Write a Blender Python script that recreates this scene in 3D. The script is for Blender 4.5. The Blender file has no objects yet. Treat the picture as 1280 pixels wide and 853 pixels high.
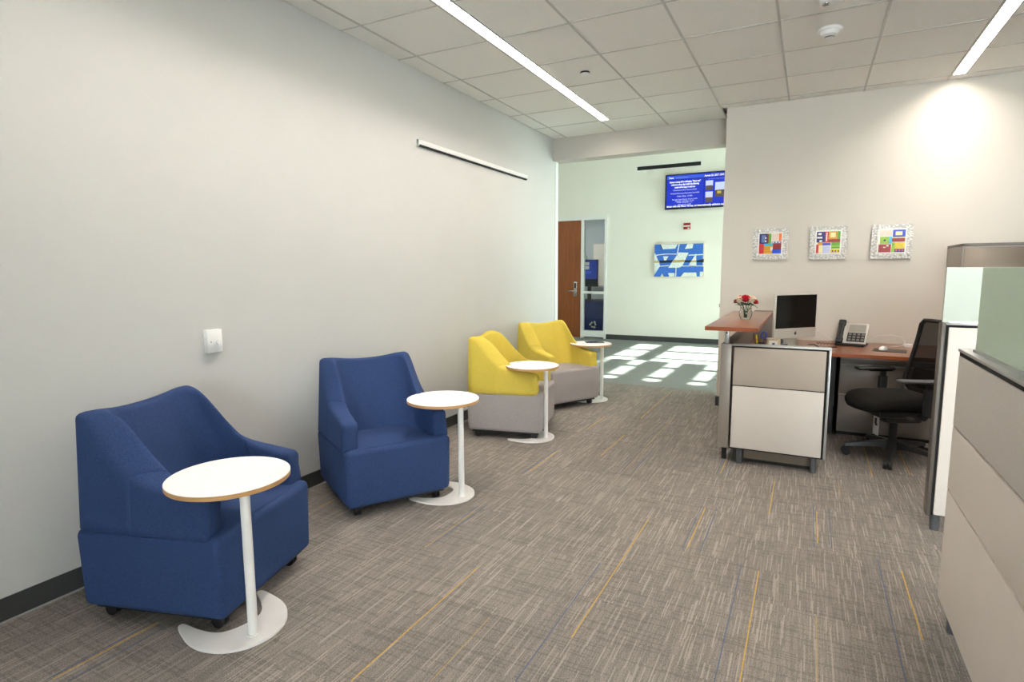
import bpy, bmesh, math, random
from mathutils import Matrix, Vector
random.seed(7)
SC = bpy.context.scene
COL = SC.collection
PI = math.pi

# ------------------------------------------------------------------ camera
CAMH = 1.42
FPX = 716.67
cd = bpy.data.cameras.new('camera'); camo = bpy.data.objects.new('camera', cd); COL.objects.link(camo)
cd.sensor_width = 36.0; cd.sensor_fit = 'HORIZONTAL'; cd.lens = 36.0 * FPX / 1280.0
cd.clip_start = 0.05; cd.clip_end = 200
yaw, pit, rol = map(math.radians, (-27.347, -6.9066, -0.2953))
fwd = Vector((math.sin(yaw)*math.cos(pit), math.cos(yaw)*math.cos(pit), math.sin(pit)))
r0 = Vector((math.cos(yaw), -math.sin(yaw), 0)); u0 = r0.cross(fwd)
rr = math.cos(rol)*r0 + math.sin(rol)*u0; uu = -math.sin(rol)*r0 + math.cos(rol)*u0
mw = Matrix((rr, uu, -fwd)).transposed().to_4x4(); mw.translation = Vector((0, 0, CAMH))
camo.matrix_world = mw
SC.camera = camo

# ------------------------------------------------------------------ exposure, world, sun
SC.view_settings.view_transform = 'Standard'
try: SC.view_settings.look = 'None'
except Exception: pass
SC.view_settings.gamma = 1.0
SC.view_settings.use_curve_mapping = False
SC.view_settings.exposure = 0.5
STRIP_POWER = 50.0
SKY_STRENGTH = 14.5
SUN_ELEV = math.radians(28.0)
w = bpy.data.worlds.new('sky_world'); SC.world = w; w.use_nodes = True
bg = w.node_tree.nodes['Background']
bg.inputs[0].default_value = (0.93, 0.98, 1.0, 1); bg.inputs[1].default_value = SKY_STRENGTH
sd = bpy.data.lights.new('sun', 'SUN'); sd.energy = 50.0; sd.angle = math.radians(0.6); sd.color = (1.0, 0.97, 0.9)
so = bpy.data.objects.new('sun', sd); COL.objects.link(so)
sdir = Vector((-math.cos(SUN_ELEV), 0, -math.sin(SUN_ELEV)))      # light travels towards -x
so.rotation_euler = sdir.to_track_quat('-Z', 'Y').to_euler(); so.location = (12, 9, 8)

# ------------------------------------------------------------------ materials
def srgb(r, g, b):
    f = lambda c: (c/255/12.92) if c/255 <= 0.04045 else ((c/255+0.055)/1.055)**2.4
    return (f(r), f(g), f(b), 1.0)
class NT:
    def __init__(s, name):
        s.m = bpy.data.materials.new(name); s.m.use_nodes = True
        s.t = s.m.node_tree; s.b = s.t.nodes['Principled BSDF']; s.o = s.t.nodes['Material Output']
    def n(s, typ, **kw):
        nd = s.t.nodes.new(typ)
        for k, v in kw.items(): setattr(nd, k, v)
        return nd
    def l(s, a, b): s.t.links.new(a, b)
    def m_(s, op, a, b=None, c=None):
        nd = s.n('ShaderNodeMath', operation=op)
        for i, v in enumerate((a, b, c)):
            if v is None: continue
            if isinstance(v, (int, float)): nd.inputs[i].default_value = v
            else: s.l(v, nd.inputs[i])
        return nd.outputs[0]
    def noise(s, vec, scale, detail=2.0, rough=0.5):
        nd = s.n('ShaderNodeTexNoise'); nd.inputs['Scale'].default_value = scale
        nd.inputs['Detail'].default_value = detail; nd.inputs['Roughness'].default_value = rough
        if vec is not None: s.l(vec, nd.inputs['Vector'])
        return nd.outputs['Fac']
    def ramp(s, fac, stops):
        nd = s.n('ShaderNodeValToRGB'); e = nd.color_ramp.elements
        while len(e) < len(stops): e.new(0.5)
        for k, (p, c) in enumerate(stops): e[k].position = p; e[k].color = c
        s.l(fac, nd.inputs[0]); return nd.outputs[0]
    def mix(s, fac, a, b, typ='MIX'):
        nd = s.n('ShaderNodeMix', data_type='RGBA', blend_type=typ)
        for i, v in ((0, fac), (6, a), (7, b)):
            if isinstance(v, (int, float)): nd.inputs[i].default_value = v
            elif isinstance(v, tuple): nd.inputs[i].default_value = v
            else: s.l(v, nd.inputs[i])
        return nd.outputs[2]
    def obj(s): return s.n('ShaderNodeTexCoord').outputs['Object']
    def mapv(s, vec, scale):
        nd = s.n('ShaderNodeMapping'); nd.inputs['Scale'].default_value = scale; s.l(vec, nd.inputs[0]); return nd.outputs[0]
    def bump(s, h, strength, dist=0.002):
        nd = s.n('ShaderNodeBump'); nd.inputs['Strength'].default_value = strength; nd.inputs['Distance'].default_value = dist
        s.l(h, nd.inputs['Height']); s.l(nd.outputs[0], s.b.inputs['Normal'])
M = {}
def sc(c, k): return (min(c[0]*k, 1), min(c[1]*k, 1), min(c[2]*k, 1), 1)
def plain(name, col, rough=0.5, metal=0.0, var=0.05, scale=20.0, bump=0.0, spec=0.5, coat=0.0):
    t = NT(name); f = t.noise(t.obj(), scale, 3)
    t.l(t.ramp(f, [(0.25, sc(col, 1-var)), (0.75, sc(col, 1+var))]), t.b.inputs['Base Color'])
    t.b.inputs['Roughness'].default_value = rough; t.b.inputs['Metallic'].default_value = metal
    t.b.inputs['Specular IOR Level'].default_value = spec
    if coat: t.b.inputs['Coat Weight'].default_value = coat; t.b.inputs['Coat Roughness'].default_value = 0.15
    if bump: t.bump(t.noise(t.obj(), scale*8, 2), bump)
    M[name] = t.m; return t.m
def fabric(name, col, scale=170, var=0.3, rough=0.95, sheen=0.2):
    t = NT(name); o = t.obj()
    f = t.noise(o, scale, 2, 0.7); g = t.noise(o, 6, 2)
    c = t.ramp(f, [(0.3, sc(col, 1-var)), (0.7, sc(col, 1+var))])
    c2 = t.mix(0.35, c, t.ramp(g, [(0.3, sc(col, 0.95)), (0.7, sc(col, 1.05))]))
    t.l(c2, t.b.inputs['Base Color']); t.b.inputs['Roughness'].default_value = rough
    t.b.inputs['Specular IOR Level'].default_value = 0.15
    t.b.inputs['Sheen Weight'].default_value = sheen; t.b.inputs['Sheen Roughness'].default_value = 0.6; t.b.inputs['Sheen Tint'].default_value = sc(col, 2.2)
    t.bump(f, 0.35, 0.001)
    M[name] = t.m; return t.m
def weave(name, col, pitch=0.007):
    t = NT(name); o = t.obj()
    nd = t.n('ShaderNodeSeparateXYZ'); t.l(o, nd.inputs[0])
    a = t.m_('SINE', t.m_('MULTIPLY', t.m_('ADD', nd.outputs[0], nd.outputs[1]), 2*PI/pitch)); b = t.m_('SINE', t.m_('MULTIPLY', nd.outputs[2], 2*PI/pitch))
    f = t.m_('MULTIPLY_ADD', t.m_('MULTIPLY', a, b), 0.5, 0.5)
    f2 = t.m_('ADD', t.m_('MULTIPLY', f, 0.6), t.m_('MULTIPLY', t.noise(o, 180, 2), 0.4))
    t.l(t.ramp(f2, [(0.15, sc(col, 0.78)), (0.8, sc(col, 1.15))]), t.b.inputs['Base Color'])
    t.b.inputs['Roughness'].default_value = 0.95; t.b.inputs['Specular IOR Level'].default_value = 0.1
    t.bump(f2, 0.3, 0.001); M[name] = t.m
def wood(name, c1, c2, stretch=(3, 40, 40), rough=0.3, coat=0.3):
    t = NT(name); o = t.mapv(t.obj(), stretch)
    f = t.noise(o, 1.0, 6, 0.6); g = t.noise(t.mapv(t.obj(), tuple(x*6 for x in stretch)), 1.0, 2)
    f2 = t.m_('ADD', t.m_('MULTIPLY', f, 0.75), t.m_('MULTIPLY', g, 0.25))
    t.l(t.ramp(f2, [(0.3, c1), (0.7, c2)]), t.b.inputs['Base Color'])
    t.b.inputs['Roughness'].default_value = rough; t.b.inputs['Coat Weight'].default_value = coat; t.b.inputs['Coat Roughness'].default_value = 0.2
    M[name] = t.m
def emit(name, col, strength, base=0.8):
    t = NT(name); t.b.inputs['Base Color'].default_value = (base, base, base, 1)
    if base < .1: t.b.inputs['Specular IOR Level'].default_value = 0.1; t.b.inputs['Roughness'].default_value = 0.4; strength *= 0.72
    t.b.inputs['Emission Color'].default_value = col; t.b.inputs['Emission Strength'].default_value = strength
    M[name] = t.m; return t.m
def pane(name, tint, refl=0.06, rough=0.02):
    t = NT(name); tr = t.n('ShaderNodeBsdfTransparent'); tr.inputs[0].default_value = tint
    gl = t.n('ShaderNodeBsdfGlossy'); gl.inputs['Roughness'].default_value = rough; mx = t.n('ShaderNodeMixShader')
    lw = t.n('ShaderNodeFresnel'); lw.inputs[0].default_value = 1.45
    t.l(lw.outputs[0], mx.inputs[0]); t.l(tr.outputs[0], mx.inputs[1]); t.l(gl.outputs[0], mx.inputs[2]); t.l(mx.outputs[0], t.o.inputs[0])
    M[name] = t.m

plain('paint_left', srgb(205, 205, 203), 0.85, var=0.012, scale=3, spec=0.2)
plain('paint_warm', srgb(214, 208, 199), 0.85, var=0.012, scale=3, spec=0.2)
plain('paint_beam_shaded', srgb(196, 191, 184), 0.85, var=0.012, scale=3, spec=0.2)  # wall paint darkened for the shade on the header face
plain('paint_hall', srgb(231, 229, 221), 0.85, var=0.012, scale=3, spec=0.2)
plain('paint_office', srgb(176, 186, 190), 0.85, var=0.012, scale=3)
plain('ceiling_white', srgb(240, 238, 234), 0.95, var=0.03, scale=220, bump=0.25, spec=0.1)
plain('rail_white', srgb(206, 205, 202), 0.6, var=0.02)
plain('rail_grid', srgb(196, 194, 190), 0.6, var=0.02)
plain('white_trim', srgb(228, 229, 228), 0.45, var=0.02)
plain('white_plastic', srgb(240, 240, 239), 0.4, var=0.015)
plain('white_metal', srgb(241, 238, 236), 0.4, var=0.015)
plain('table_laminate', srgb(250, 248, 246), 0.45, var=0.01)
plain('rubber_base', srgb(62, 64, 65), 0.6, var=0.05)
plain('rubber_toe', srgb(150, 150, 148), 0.6, var=0.05)
plain('black_plastic', srgb(26, 26, 27), 0.45, var=0.1)
plain('black_gap', srgb(22, 22, 23), 0.8, var=0.1)
plain('dark_plastic', srgb(44, 44, 46), 0.4, var=0.08)
plain('grey_plastic', srgb(80, 82, 86), 0.45, var=0.05)
plain('slot_black', srgb(14, 14, 15), 0.8, var=0.1)
plain('metal_taupe', srgb(158, 150, 143), 0.38, metal=0.35, var=0.02, scale=60)
plain('metal_tower', srgb(128, 116, 103), 0.4, metal=0.25, var=0.02, scale=60)
plain('metal_bronze', srgb(98, 91, 85), 0.45, metal=0.2, var=0.02, scale=60)
plain('aluminium', srgb(196, 196, 196), 0.35, metal=0.6, var=0.03, scale=60)
plain('chrome', srgb(200, 200, 200), 0.18, metal=0.9, var=0.02)
plain('panel_white', srgb(228, 219, 212), 0.6, var=0.015, scale=8)
plain('red_paint', srgb(150, 12, 16), 0.45, var=0.05)
plain('paper', srgb(240, 238, 232), 0.8, var=0.02)
plain('bin_blue', srgb(26, 46, 120), 0.5, var=0.05)
plain('table_dark', srgb(46, 44, 44), 0.5, var=0.05)
plain('leaf_green', srgb(52, 84, 36), 0.5, var=0.25, scale=60)
plain('rose_red', srgb(196, 18, 44), 0.6, var=0.2, scale=80)
plain('rose_dark', srgb(120, 14, 30), 0.6, var=0.2, scale=80)
plain('rose_cream', srgb(246, 228, 204), 0.6, var=0.06, scale=80)
plain('scissor_blue', srgb(34, 70, 190), 0.4)
plain('marker_yellow', srgb(235, 205, 40), 0.4)
plain('screen_off', srgb(14, 13, 12), 0.12, var=0.02)
plain('imac_alu', srgb(208, 203, 194), 0.4, metal=0.3, var=0.02, scale=50)
plain('imac_side', srgb(226, 222, 214), 0.45, var=0.02)
plain('logo_dark', srgb(38, 36, 36), 0.3)
plain('phone_grey', srgb(196, 192, 186), 0.4)
plain('phone_screen', srgb(150, 146, 138), 0.3)
plain('phone_key', srgb(122, 120, 118), 0.4)
plain('canvas_edge', srgb(206, 190, 160), 0.8)
plain('board_white', srgb(232, 226, 216), 0.5)
plain('cable_white', srgb(225, 222, 216), 0.5)
plain('tag_white', srgb(222, 222, 222), 0.5)
fabric('fabric_blue', srgb(50, 68, 108))
fabric('fabric_yellow', srgb(208, 185, 82), var=0.16)
fabric('fabric_grey', srgb(158, 151, 150), var=0.18)
fabric('fabric_black', srgb(28, 27, 26), var=0.2, sheen=0.05)
weave('panel_fabric', srgb(212, 206, 201), 0.008)
weave('panel_fabric_warm', srgb(196, 184, 172), 0.009)
weave('panel_fabric_shaded', srgb(150, 146, 142), 0.009)  # panel fabric darkened, the shade by the wall is in the colour
wood('cherry', srgb(118, 68, 42), srgb(150, 92, 60), (25, 2.2, 25), 0.28, 0.35)
wood('cherry_edge', srgb(136, 66, 30), srgb(164, 86, 44), (3, 3, 60), 0.4, 0.1)
wood('door_wood', srgb(128, 66, 28), srgb(158, 86, 40), (30, 30, 2), 0.4, 0.2)
wood('plywood', srgb(176, 128, 78), srgb(214, 168, 112), (4, 4, 300), 0.5, 0.0)
emit('strip_glow', (1.0, 0.91, 0.81, 1), STRIP_POWER)
emit('office_glow', (1.0, 0.97, 0.92, 1), 16.0)
pane('pane_clear', (0.95, 0.98, 0.97, 1))
pane('pane_green', (0.90, 0.97, 0.93, 1))
# frosted glass: slightly green, diffusing
t = NT('frosted'); tl = t.n('ShaderNodeBsdfTranslucent'); tl.inputs[0].default_value = srgb(214, 222, 210)
df = t.n('ShaderNodeBsdfDiffuse'); df.inputs[0].default_value = srgb(206, 214, 202); mx = t.n('ShaderNodeMixShader'); mx.inputs[0].default_value = 0.45
t.l(tl.outputs[0], mx.inputs[1]); t.l(df.outputs[0], mx.inputs[2])
tp = t.n('ShaderNodeBsdfTransparent'); tp.inputs[0].default_value = (0.86, 0.95, 0.9, 1); mx2 = t.n('ShaderNodeMixShader'); mx2.inputs[0].default_value = 0.12
t.l(mx.outputs[0], mx2.inputs[1]); t.l(tp.outputs[0], mx2.inputs[2])
gl = t.n('ShaderNodeBsdfGlossy'); gl.inputs['Roughness'].default_value = 0.25; mx3 = t.n('ShaderNodeMixShader'); mx3.inputs[0].default_value = 0.05
fn = t.noise(t.obj(), 40, 2); t.l(t.m_('MULTIPLY_ADD', fn, 0.02, 0.04), mx3.inputs[0])
t.l(mx2.outputs[0], mx3.inputs[1]); t.l(gl.outputs[0], mx3.inputs[2]); t.l(mx3.outputs[0], t.o.inputs[0]); M['frosted'] = t.m
# vase glass
t = NT('vase_glass'); t.b.inputs['Base Color'].default_value = (0.95, 0.98, 0.96, 1); t.b.inputs['Transmission Weight'].default_value = 1.0
t.b.inputs['Roughness'].default_value = 0.03; t.b.inputs['IOR'].default_value = 1.35; M['vase_glass'] = t.m
# chair mesh (see-through knit)
t = NT('knit_mesh'); tp = t.n('ShaderNodeBsdfTransparent'); df = t.n('ShaderNodeBsdfDiffuse'); df.inputs[0].default_value = srgb(30, 28, 27)
mx = t.n('ShaderNodeMixShader'); o = t.obj(); f = t.noise(o, 500, 1)
t.l(t.m_('MULTIPLY_ADD', f, 0.2, 0.80), mx.inputs[0]); t.l(tp.outputs[0], mx.inputs[1]); t.l(df.outputs[0], mx.inputs[2]); t.l(mx.outputs[0], t.o.inputs[0]); M['knit_mesh'] = t.m
# hammered silver border of the glass art tiles
t = NT('hammered'); o = t.obj(); v = t.n('ShaderNodeTexVoronoi'); v.inputs['Scale'].default_value = 55; t.l(o, v.inputs['Vector'])
t.l(t.ramp(v.outputs['Distance'], [(0.0, srgb(240, 238, 234)), (0.7, srgb(186, 182, 178))]), t.b.inputs['Base Color'])
t.b.inputs['Metallic'].default_value = 0.35; t.b.inputs['Roughness'].default_value = 0.3; t.bump(v.outputs['Distance'], 0.9, 0.006); M['hammered'] = t.m
# carpets
def carpet(name, base, light, dark, streak=1.0):
    t = NT(name); tc = t.obj(); oi = t.n('ShaderNodeObjectInfo'); rnd = oi.outputs['Random']
    s = t.n('ShaderNodeSeparateXYZ'); t.l(tc, s.inputs[0])
    def streaks(a, b, pitch, seglen, thr, key):
        c = t.m_('FLOOR', t.m_('DIVIDE', a, pitch))
        k = t.m_('ADD', c, t.m_('MULTIPLY', rnd, 917.0 + key))
        w1 = t.n('ShaderNodeTexWhiteNoise', noise_dimensions='1D'); t.l(k, w1.inputs['W'])
        sg = t.m_('FLOOR', t.m_('ADD', t.m_('DIVIDE', b, seglen), t.m_('MULTIPLY', w1.outputs[0], 9.0)))
        cv = t.n('ShaderNodeCombineXYZ'); t.l(k, cv.inputs[0]); t.l(sg, cv.inputs[1]); cv.inputs[2].default_value = key
        w2 = t.n('ShaderNodeTexWhiteNoise', noise_dimensions='3D'); t.l(cv.outputs[0], w2.inputs['Vector'])
        return t.m_('GREATER_THAN', w2.outputs[0], thr), w2.outputs[0]
    grain = t.noise(tc, 210, 3, 0.8); patch = t.noise(tc, 5, 2)
    col = t.ramp(grain, [(0.40, dark), (0.60, sc(base, 1.06))])
    s3, v3 = streaks(s.outputs[0], s.outputs[1], 0.0042, 0.11, 0.5, 31.0)
    col = t.mix(t.m_('MULTIPLY', t.m_('MULTIPLY', s3, v3), 0.2*streak), col, light)
    s2, v2 = streaks(s.outputs[1], s.outputs[0], 0.0075, 0.16, 0.80, 57.0)
    col = t.mix(t.m_('MULTIPLY', s2, 0.3*streak), col, sc(dark, 0.75))
    s1, v1 = streaks(s.outputs[0], s.outputs[1], 0.0048, 0.17, 0.90, 11.0)
    col = t.mix(t.m_('MULTIPLY', t.m_('MULTIPLY', s1, v1), 0.40*streak), col, light)
    tone = t.m_('ADD', t.m_('MULTIPLY_ADD', rnd, 0.12, 0.90), t.m_('MULTIPLY', patch, 0.08))
    hs = t.n('ShaderNodeHueSaturation'); t.l(col, hs.inputs['Color']); t.l(tone, hs.inputs['Value'])
    t.l(hs.outputs[0], t.b.inputs['Base Color']); t.b.inputs['Roughness'].default_value = 1.0; t.b.inputs['Specular IOR Level'].default_value = 0.05
    t.bump(grain, 0.5, 0.002); M[name] = t.m
carpet('carpet', srgb(144, 137, 131), srgb(188, 178, 169), srgb(101, 96, 92))
carpet('carpet_hall', srgb(140, 143, 141), srgb(158, 161, 159), srgb(122, 125, 123), 0.3)
fabric('yarn_yellow', srgb(190, 152, 80), scale=70, var=0.3)
fabric('yarn_faint', srgb(160, 138, 96), scale=90, var=0.25)
fabric('yarn_blue', srgb(84, 96, 122), scale=90, var=0.25)

# ------------------------------------------------------------------ mesh helpers
class G:
    """collects shapes into one bmesh"""
    def __init__(s): s.b = bmesh.new()
    def box(s, x0, x1, y0, y1, z0, z1, bev=0.0, seg=2, mat=None):
        r = bmesh.ops.create_cube(s.b, size=1.0); vs = r['verts']
        for v in vs:
            v.co = Vector((x0 + (v.co.x+.5)*(x1-x0), y0 + (v.co.y+.5)*(y1-y0), z0 + (v.co.z+.5)*(z1-z0)))
        if bev > 0:
            es = list({e for v in vs for e in v.link_edges})
            rb = bmesh.ops.bevel(s.b, geom=es, offset=bev, segments=seg, affect='EDGES', profile=0.5)
            vs = list({v for f in rb['faces'] for v in f.verts} | {v for v in vs if v.is_valid})
        if mat is not None: bmesh.ops.transform(s.b, matrix=mat, verts=[v for v in vs if v.is_valid])
        return s
    def cyl(s, p, q, r1, r2=None, n=20, caps=True):
        p = Vector(p); q = Vector(q); d = q-p; r2 = r1 if r2 is None else r2
        rot = d.to_track_quat('Z', 'Y').to_matrix().to_4x4(); rot.translation = (p+q)/2
        bmesh.ops.create_cone(s.b, cap_ends=caps, cap_tris=False, segments=n, radius1=r1, radius2=r2, depth=d.length, matrix=rot); return s
    def sph(s, c, r, sx=1, sy=1, sz=1, n=14, rot=None):
        m = Matrix.Translation(Vector(c)) @ (rot.to_4x4() if rot else Matrix()) @ Matrix.Diagonal((sx, sy, sz, 1))
        bmesh.ops.create_uvsphere(s.b, u_segments=n, v_segments=max(6, n*2//3), radius=r, matrix=m); return s
    def prism(s, pts, z0, z1, mat=None):
        lo = [s.b.verts.new((x, y, z0)) for x, y in pts]; hi = [s.b.verts.new((x, y, z1)) for x, y in pts]
        n = len(pts); s.b.faces.new(list(reversed(lo))); s.b.faces.new(hi)
        for i in range(n): s.b.faces.new((lo[i], lo[(i+1) % n], hi[(i+1) % n], hi[i]))
        if mat is not None: bmesh.ops.transform(s.b, matrix=mat, verts=lo+hi)
        return s
    def lathe(s, prof, c=(0, 0, 0), n=28, mat=None):
        c = Vector(c); rings = []
        for r, z in prof:
            if r < 1e-6: rings.append([s.b.verts.new(c+Vector((0, 0, z)))])
            else: rings.append([s.b.verts.new(c+Vector((r*math.cos(2*PI*k/n), r*math.sin(2*PI*k/n), z))) for k in range(n)])
        for a, b in zip(rings, rings[1:]):
            for k in range(n):
                k2 = (k+1) % n
                if len(a) == 1 and len(b) == 1: continue
                if len(a) == 1: s.b.faces.new((a[0], b[k2], b[k]))
                elif len(b) == 1: s.b.faces.new((a[k], a[k2], b[0]))
                else: s.b.faces.new((a[k], a[k2], b[k2], b[k]))
        if mat is not None: bmesh.ops.transform(s.b, matrix=mat, verts=[v for r in rings for v in r])
        return s
    def tube(s, pts, r, n=8, radii=None):
        pts = [Vector(p) for p in pts]; rings = []; up = None
        for i, p in enumerate(pts):
            d = (pts[min(i+1, len(pts)-1)] - pts[max(i-1, 0)]).normalized()
            if up is None: up = d.orthogonal().normalized()
            up = (up - d*up.dot(d)).normalized(); sd_ = d.cross(up); rad = radii[i] if radii else r
            rings.append([s.b.verts.new(p + rad*(math.cos(2*PI*k/n)*up + math.sin(2*PI*k/n)*sd_)) for k in range(n)])
        for a, b in zip(rings, rings[1:]):
            for k in range(n): s.b.faces.new((a[k], a[(k+1) % n], b[(k+1) % n], b[k]))
        s.b.faces.new(list(reversed(rings[0]))); s.b.faces.new(rings[-1]); return s
    def grid(s, rings, closed=False, cap0=False, cap1=False):
        R = [[s.b.verts.new(p) for p in ring] for ring in rings]
        for a, b in zip(R, R[1:]):
            n = len(a)
            for k in range(n if closed else n-1): s.b.faces.new((a[k], a[(k+1) % n], b[(k+1) % n], b[k]))
        if cap0: s.b.faces.new(list(reversed(R[0])))
        if cap1: s.b.faces.new(R[-1])
        return s
def mesh_of(g, name, mat, smooth=None):
    bmesh.ops.recalc_face_normals(g.b, faces=g.b.faces[:])
    me = bpy.data.meshes.new(name); g.b.to_mesh(me); g.b.free()
    me.materials.append(M[mat] if isinstance(mat, str) else mat)
    if smooth:
        me.polygons.foreach_set('use_smooth', [True]*len(me.polygons))
        try: me.set_sharp_from_angle(angle=math.radians(smooth))
        except Exception: pass
    return me
MAT_OF = {}
def tag(o, label, cat, group=None):
    o['label'] = label; o['category'] = cat
    if group: o['group'] = group
    return o
def thing(name, label, cat, loc=(0, 0, 0), rz=0.0, group=None):
    o = bpy.data.objects.new(name, None); COL.objects.link(o); o.location = loc; o.rotation_euler = (0, 0, rz); o.empty_display_size = 0.1
    MAT_OF[o.name] = (Matrix.Translation(Vector(loc)) @ Matrix.Rotation(rz, 4, 'Z')).inverted()
    return tag(o, label, cat, group)
def part(name, g, mat, parent=None, world=True, smooth=30, label=None):
    """one mesh object; world=True means the shape was laid out in world coordinates"""
    if parent is not None and world:
        root = parent
        while root.parent: root = root.parent
        mt = MAT_OF.get(root.name)
        if mt: bmesh.ops.transform(g.b, matrix=mt, verts=g.b.verts[:])
    o = bpy.data.objects.new(name, mesh_of(g, name, mat, smooth)); COL.objects.link(o)
    if parent is not None: o.parent = parent
    if label: o['label'] = label
    return o
def struct(name, g, mat, label=None, parent=None):
    o = part(name, g, mat, parent, world=False, smooth=None); o['kind'] = 'structure'
    if label: o['label'] = label
    return o
def place(name, me, loc, parent, rot=None):
    o = bpy.data.objects.new(name, me); COL.objects.link(o); o.location = loc; o.parent = parent
    if rot: o.rotation_euler = rot
    return o
def copy_tree(o, parent=None):
    c = o.copy(); COL.objects.link(c)
    if parent is not None: c.parent = parent
    for ch in list(o.children): copy_tree(ch, c)
    return c
def text_mesh(txt, size, mat, align='CENTER', squeeze=None, bold=0.0):
    cu = bpy.data.curves.new('txt', 'FONT'); cu.body = txt; cu.size = size; cu.align_x = align; cu.align_y = 'CENTER'; cu.offset = bold
    cu.resolution_u = 2
    o = bpy.data.objects.new('txt', cu); COL.objects.link(o)
    dg = bpy.context.evaluated_depsgraph_get(); dg.update()
    me = bpy.data.meshes.new_from_object(o.evaluated_get(dg)); bpy.data.objects.remove(o); bpy.data.curves.remove(cu)
    if squeeze:
        xs = [v.co.x for v in me.vertices]; wd = max(xs)-min(xs); c = (max(xs)+min(xs))/2
        for v in me.vertices: v.co.x = (v.co.x-c)*squeeze/wd + (c if align != 'LEFT' else squeeze/2)
    me.materials.clear(); me.materials.append(M[mat]); return me

# ------------------------------------------------------------------ the setting
XW, CE, YB, YA, YF = -2.875, 3.026, 6.68, 6.282, 11.583
HALLC = 4.2; XH = 3.5; XR = 4.0; YFR = -3.623
struct('wall_left', G().box(XW-.15, XW, YFR-.1, 6.822, 0, HALLC), 'paint_left', 'long plain pale grey wall behind the lounge chairs')
struct('wall_back', G().box(-.817, XR+.15, YA, 6.88, 0, HALLC), 'paint_warm', 'warm white wall behind the desk with three square art tiles')
struct('wall_header', G().box(XW-.15, -.817, 6.822, 6.88, 2.765, HALLC).box(XW, -.817, YB, 6.822, 2.765, HALLC), 'paint_beam_shaded', 'dropped header across the opening to the hall, toned for shade')
struct('wall_right', G().box(XR, XR+.15, YFR-.1, YA, 0, CE+.2), 'paint_left')
FW = [(.5, 2.1), (2.3, 3.9)]      # unseen window bays added behind the camera to brighten the room
g = G().box(XW, XR, YFR-.15, YFR, 0, .35).box(XW, XR, YFR-.15, YFR, 2.75, CE+.2); fx = [XW] + [v for b in FW for v in b] + [XR]
for a, b in zip(fx[0::2], fx[1::2]): g.box(a, b, YFR-.15, YFR, .35, 2.75)
struct('wall_front', g, 'paint_left')
w3 = thing('added_window', 'two tall windows added behind the camera to light the room', 'window'); w3['kind'] = 'structure'; del w3['category']; MAT_OF[w3.name] = Matrix()
for a, b in FW:
    part('pane', G().box(a, b, YFR-.08, YFR-.068, .35, 2.75), 'pane_clear', w3, smooth=None)
    part('window_frame', G().box(a, a+.04, YFR-.1, YFR-.04, .35, 2.75).box(b-.04, b, YFR-.1, YFR-.04, .35, 2.75).box(a+.04, b-.04, YFR-.1, YFR-.04, .35, .39).box(a+.04, b-.04, YFR-.1, YFR-.04, 2.71, 2.75), 'white_trim', w3, smooth=None)
struct('wall_hall_side', G().box(-7.0, XW-.15, 6.67, 6.822, 0, HALLC), 'paint_hall')
struct('wall_hall_end', G().box(-7.15, -7.0, 6.73, YF+.15, 0, HALLC), 'paint_hall')
DX0, DX1, DX2, DX3, DTOP = -5.30, -4.328, -4.274, -3.77, 2.515
struct('wall_far', G().box(-7, DX0-.05, YF, YF+.15, 0, HALLC).box(DX0-.05, DX3, YF, YF+.15, DTOP, HALLC).box(DX3, XH, YF, YF+.15, 0, HALLC), 'paint_hall', 'pale mint white far wall of the hall')
# hall window wall on the right (out of sight): vertical bays let the sun in
bays = [(7.31, 7.49), (7.64, 8.36), (8.52, 9.28), (9.40, 10.14), (10.30, 11.04)]
g = G(); ys = [6.88] + [v for b in bays for v in b] + [YF]
WZ0, WZ1 = 0.35, 3.426
for a, b in zip(ys[0::2], ys[1::2]): g.box(XH, XH+.06, a, b, WZ0, WZ1)
g.box(XH, XH+.06, 6.88, YF, 0, WZ0).box(XH, XH+.06, 6.88, YF, WZ1, HALLC)
struct('wall_hall_window', g, 'paint_hall')
w2 = thing('window_2', 'tall glazed window bays at the end of the hall', 'window'); w2['kind'] = 'structure'; del w2['category']; MAT_OF[w2.name] = Matrix()
for a, b in bays:
    part('pane', G().box(XH+.02, XH+.032, a, b, WZ0, WZ1), 'pane_green', w2, smooth=None)
part('transom', G().box(XH+.0, XH+.06, 9.0, 11.04, 3.05, 3.19), 'white_trim', w2, smooth=None)
for k in range(10):      # outside sun louvre in front of the nearer bays
    zt = 3.155 + .106 - k*.305 + .0
    part('louvre_blade', G().box(XH+.19, XH+.21, 6.9, 9.0, zt, zt+.212), 'aluminium', w2, smooth=None)
struct('ceiling_hall', G().box(-7.1, XH+.1, 6.88, YF+.1, HALLC, HALLC+.1), 'ceiling_white')
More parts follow.
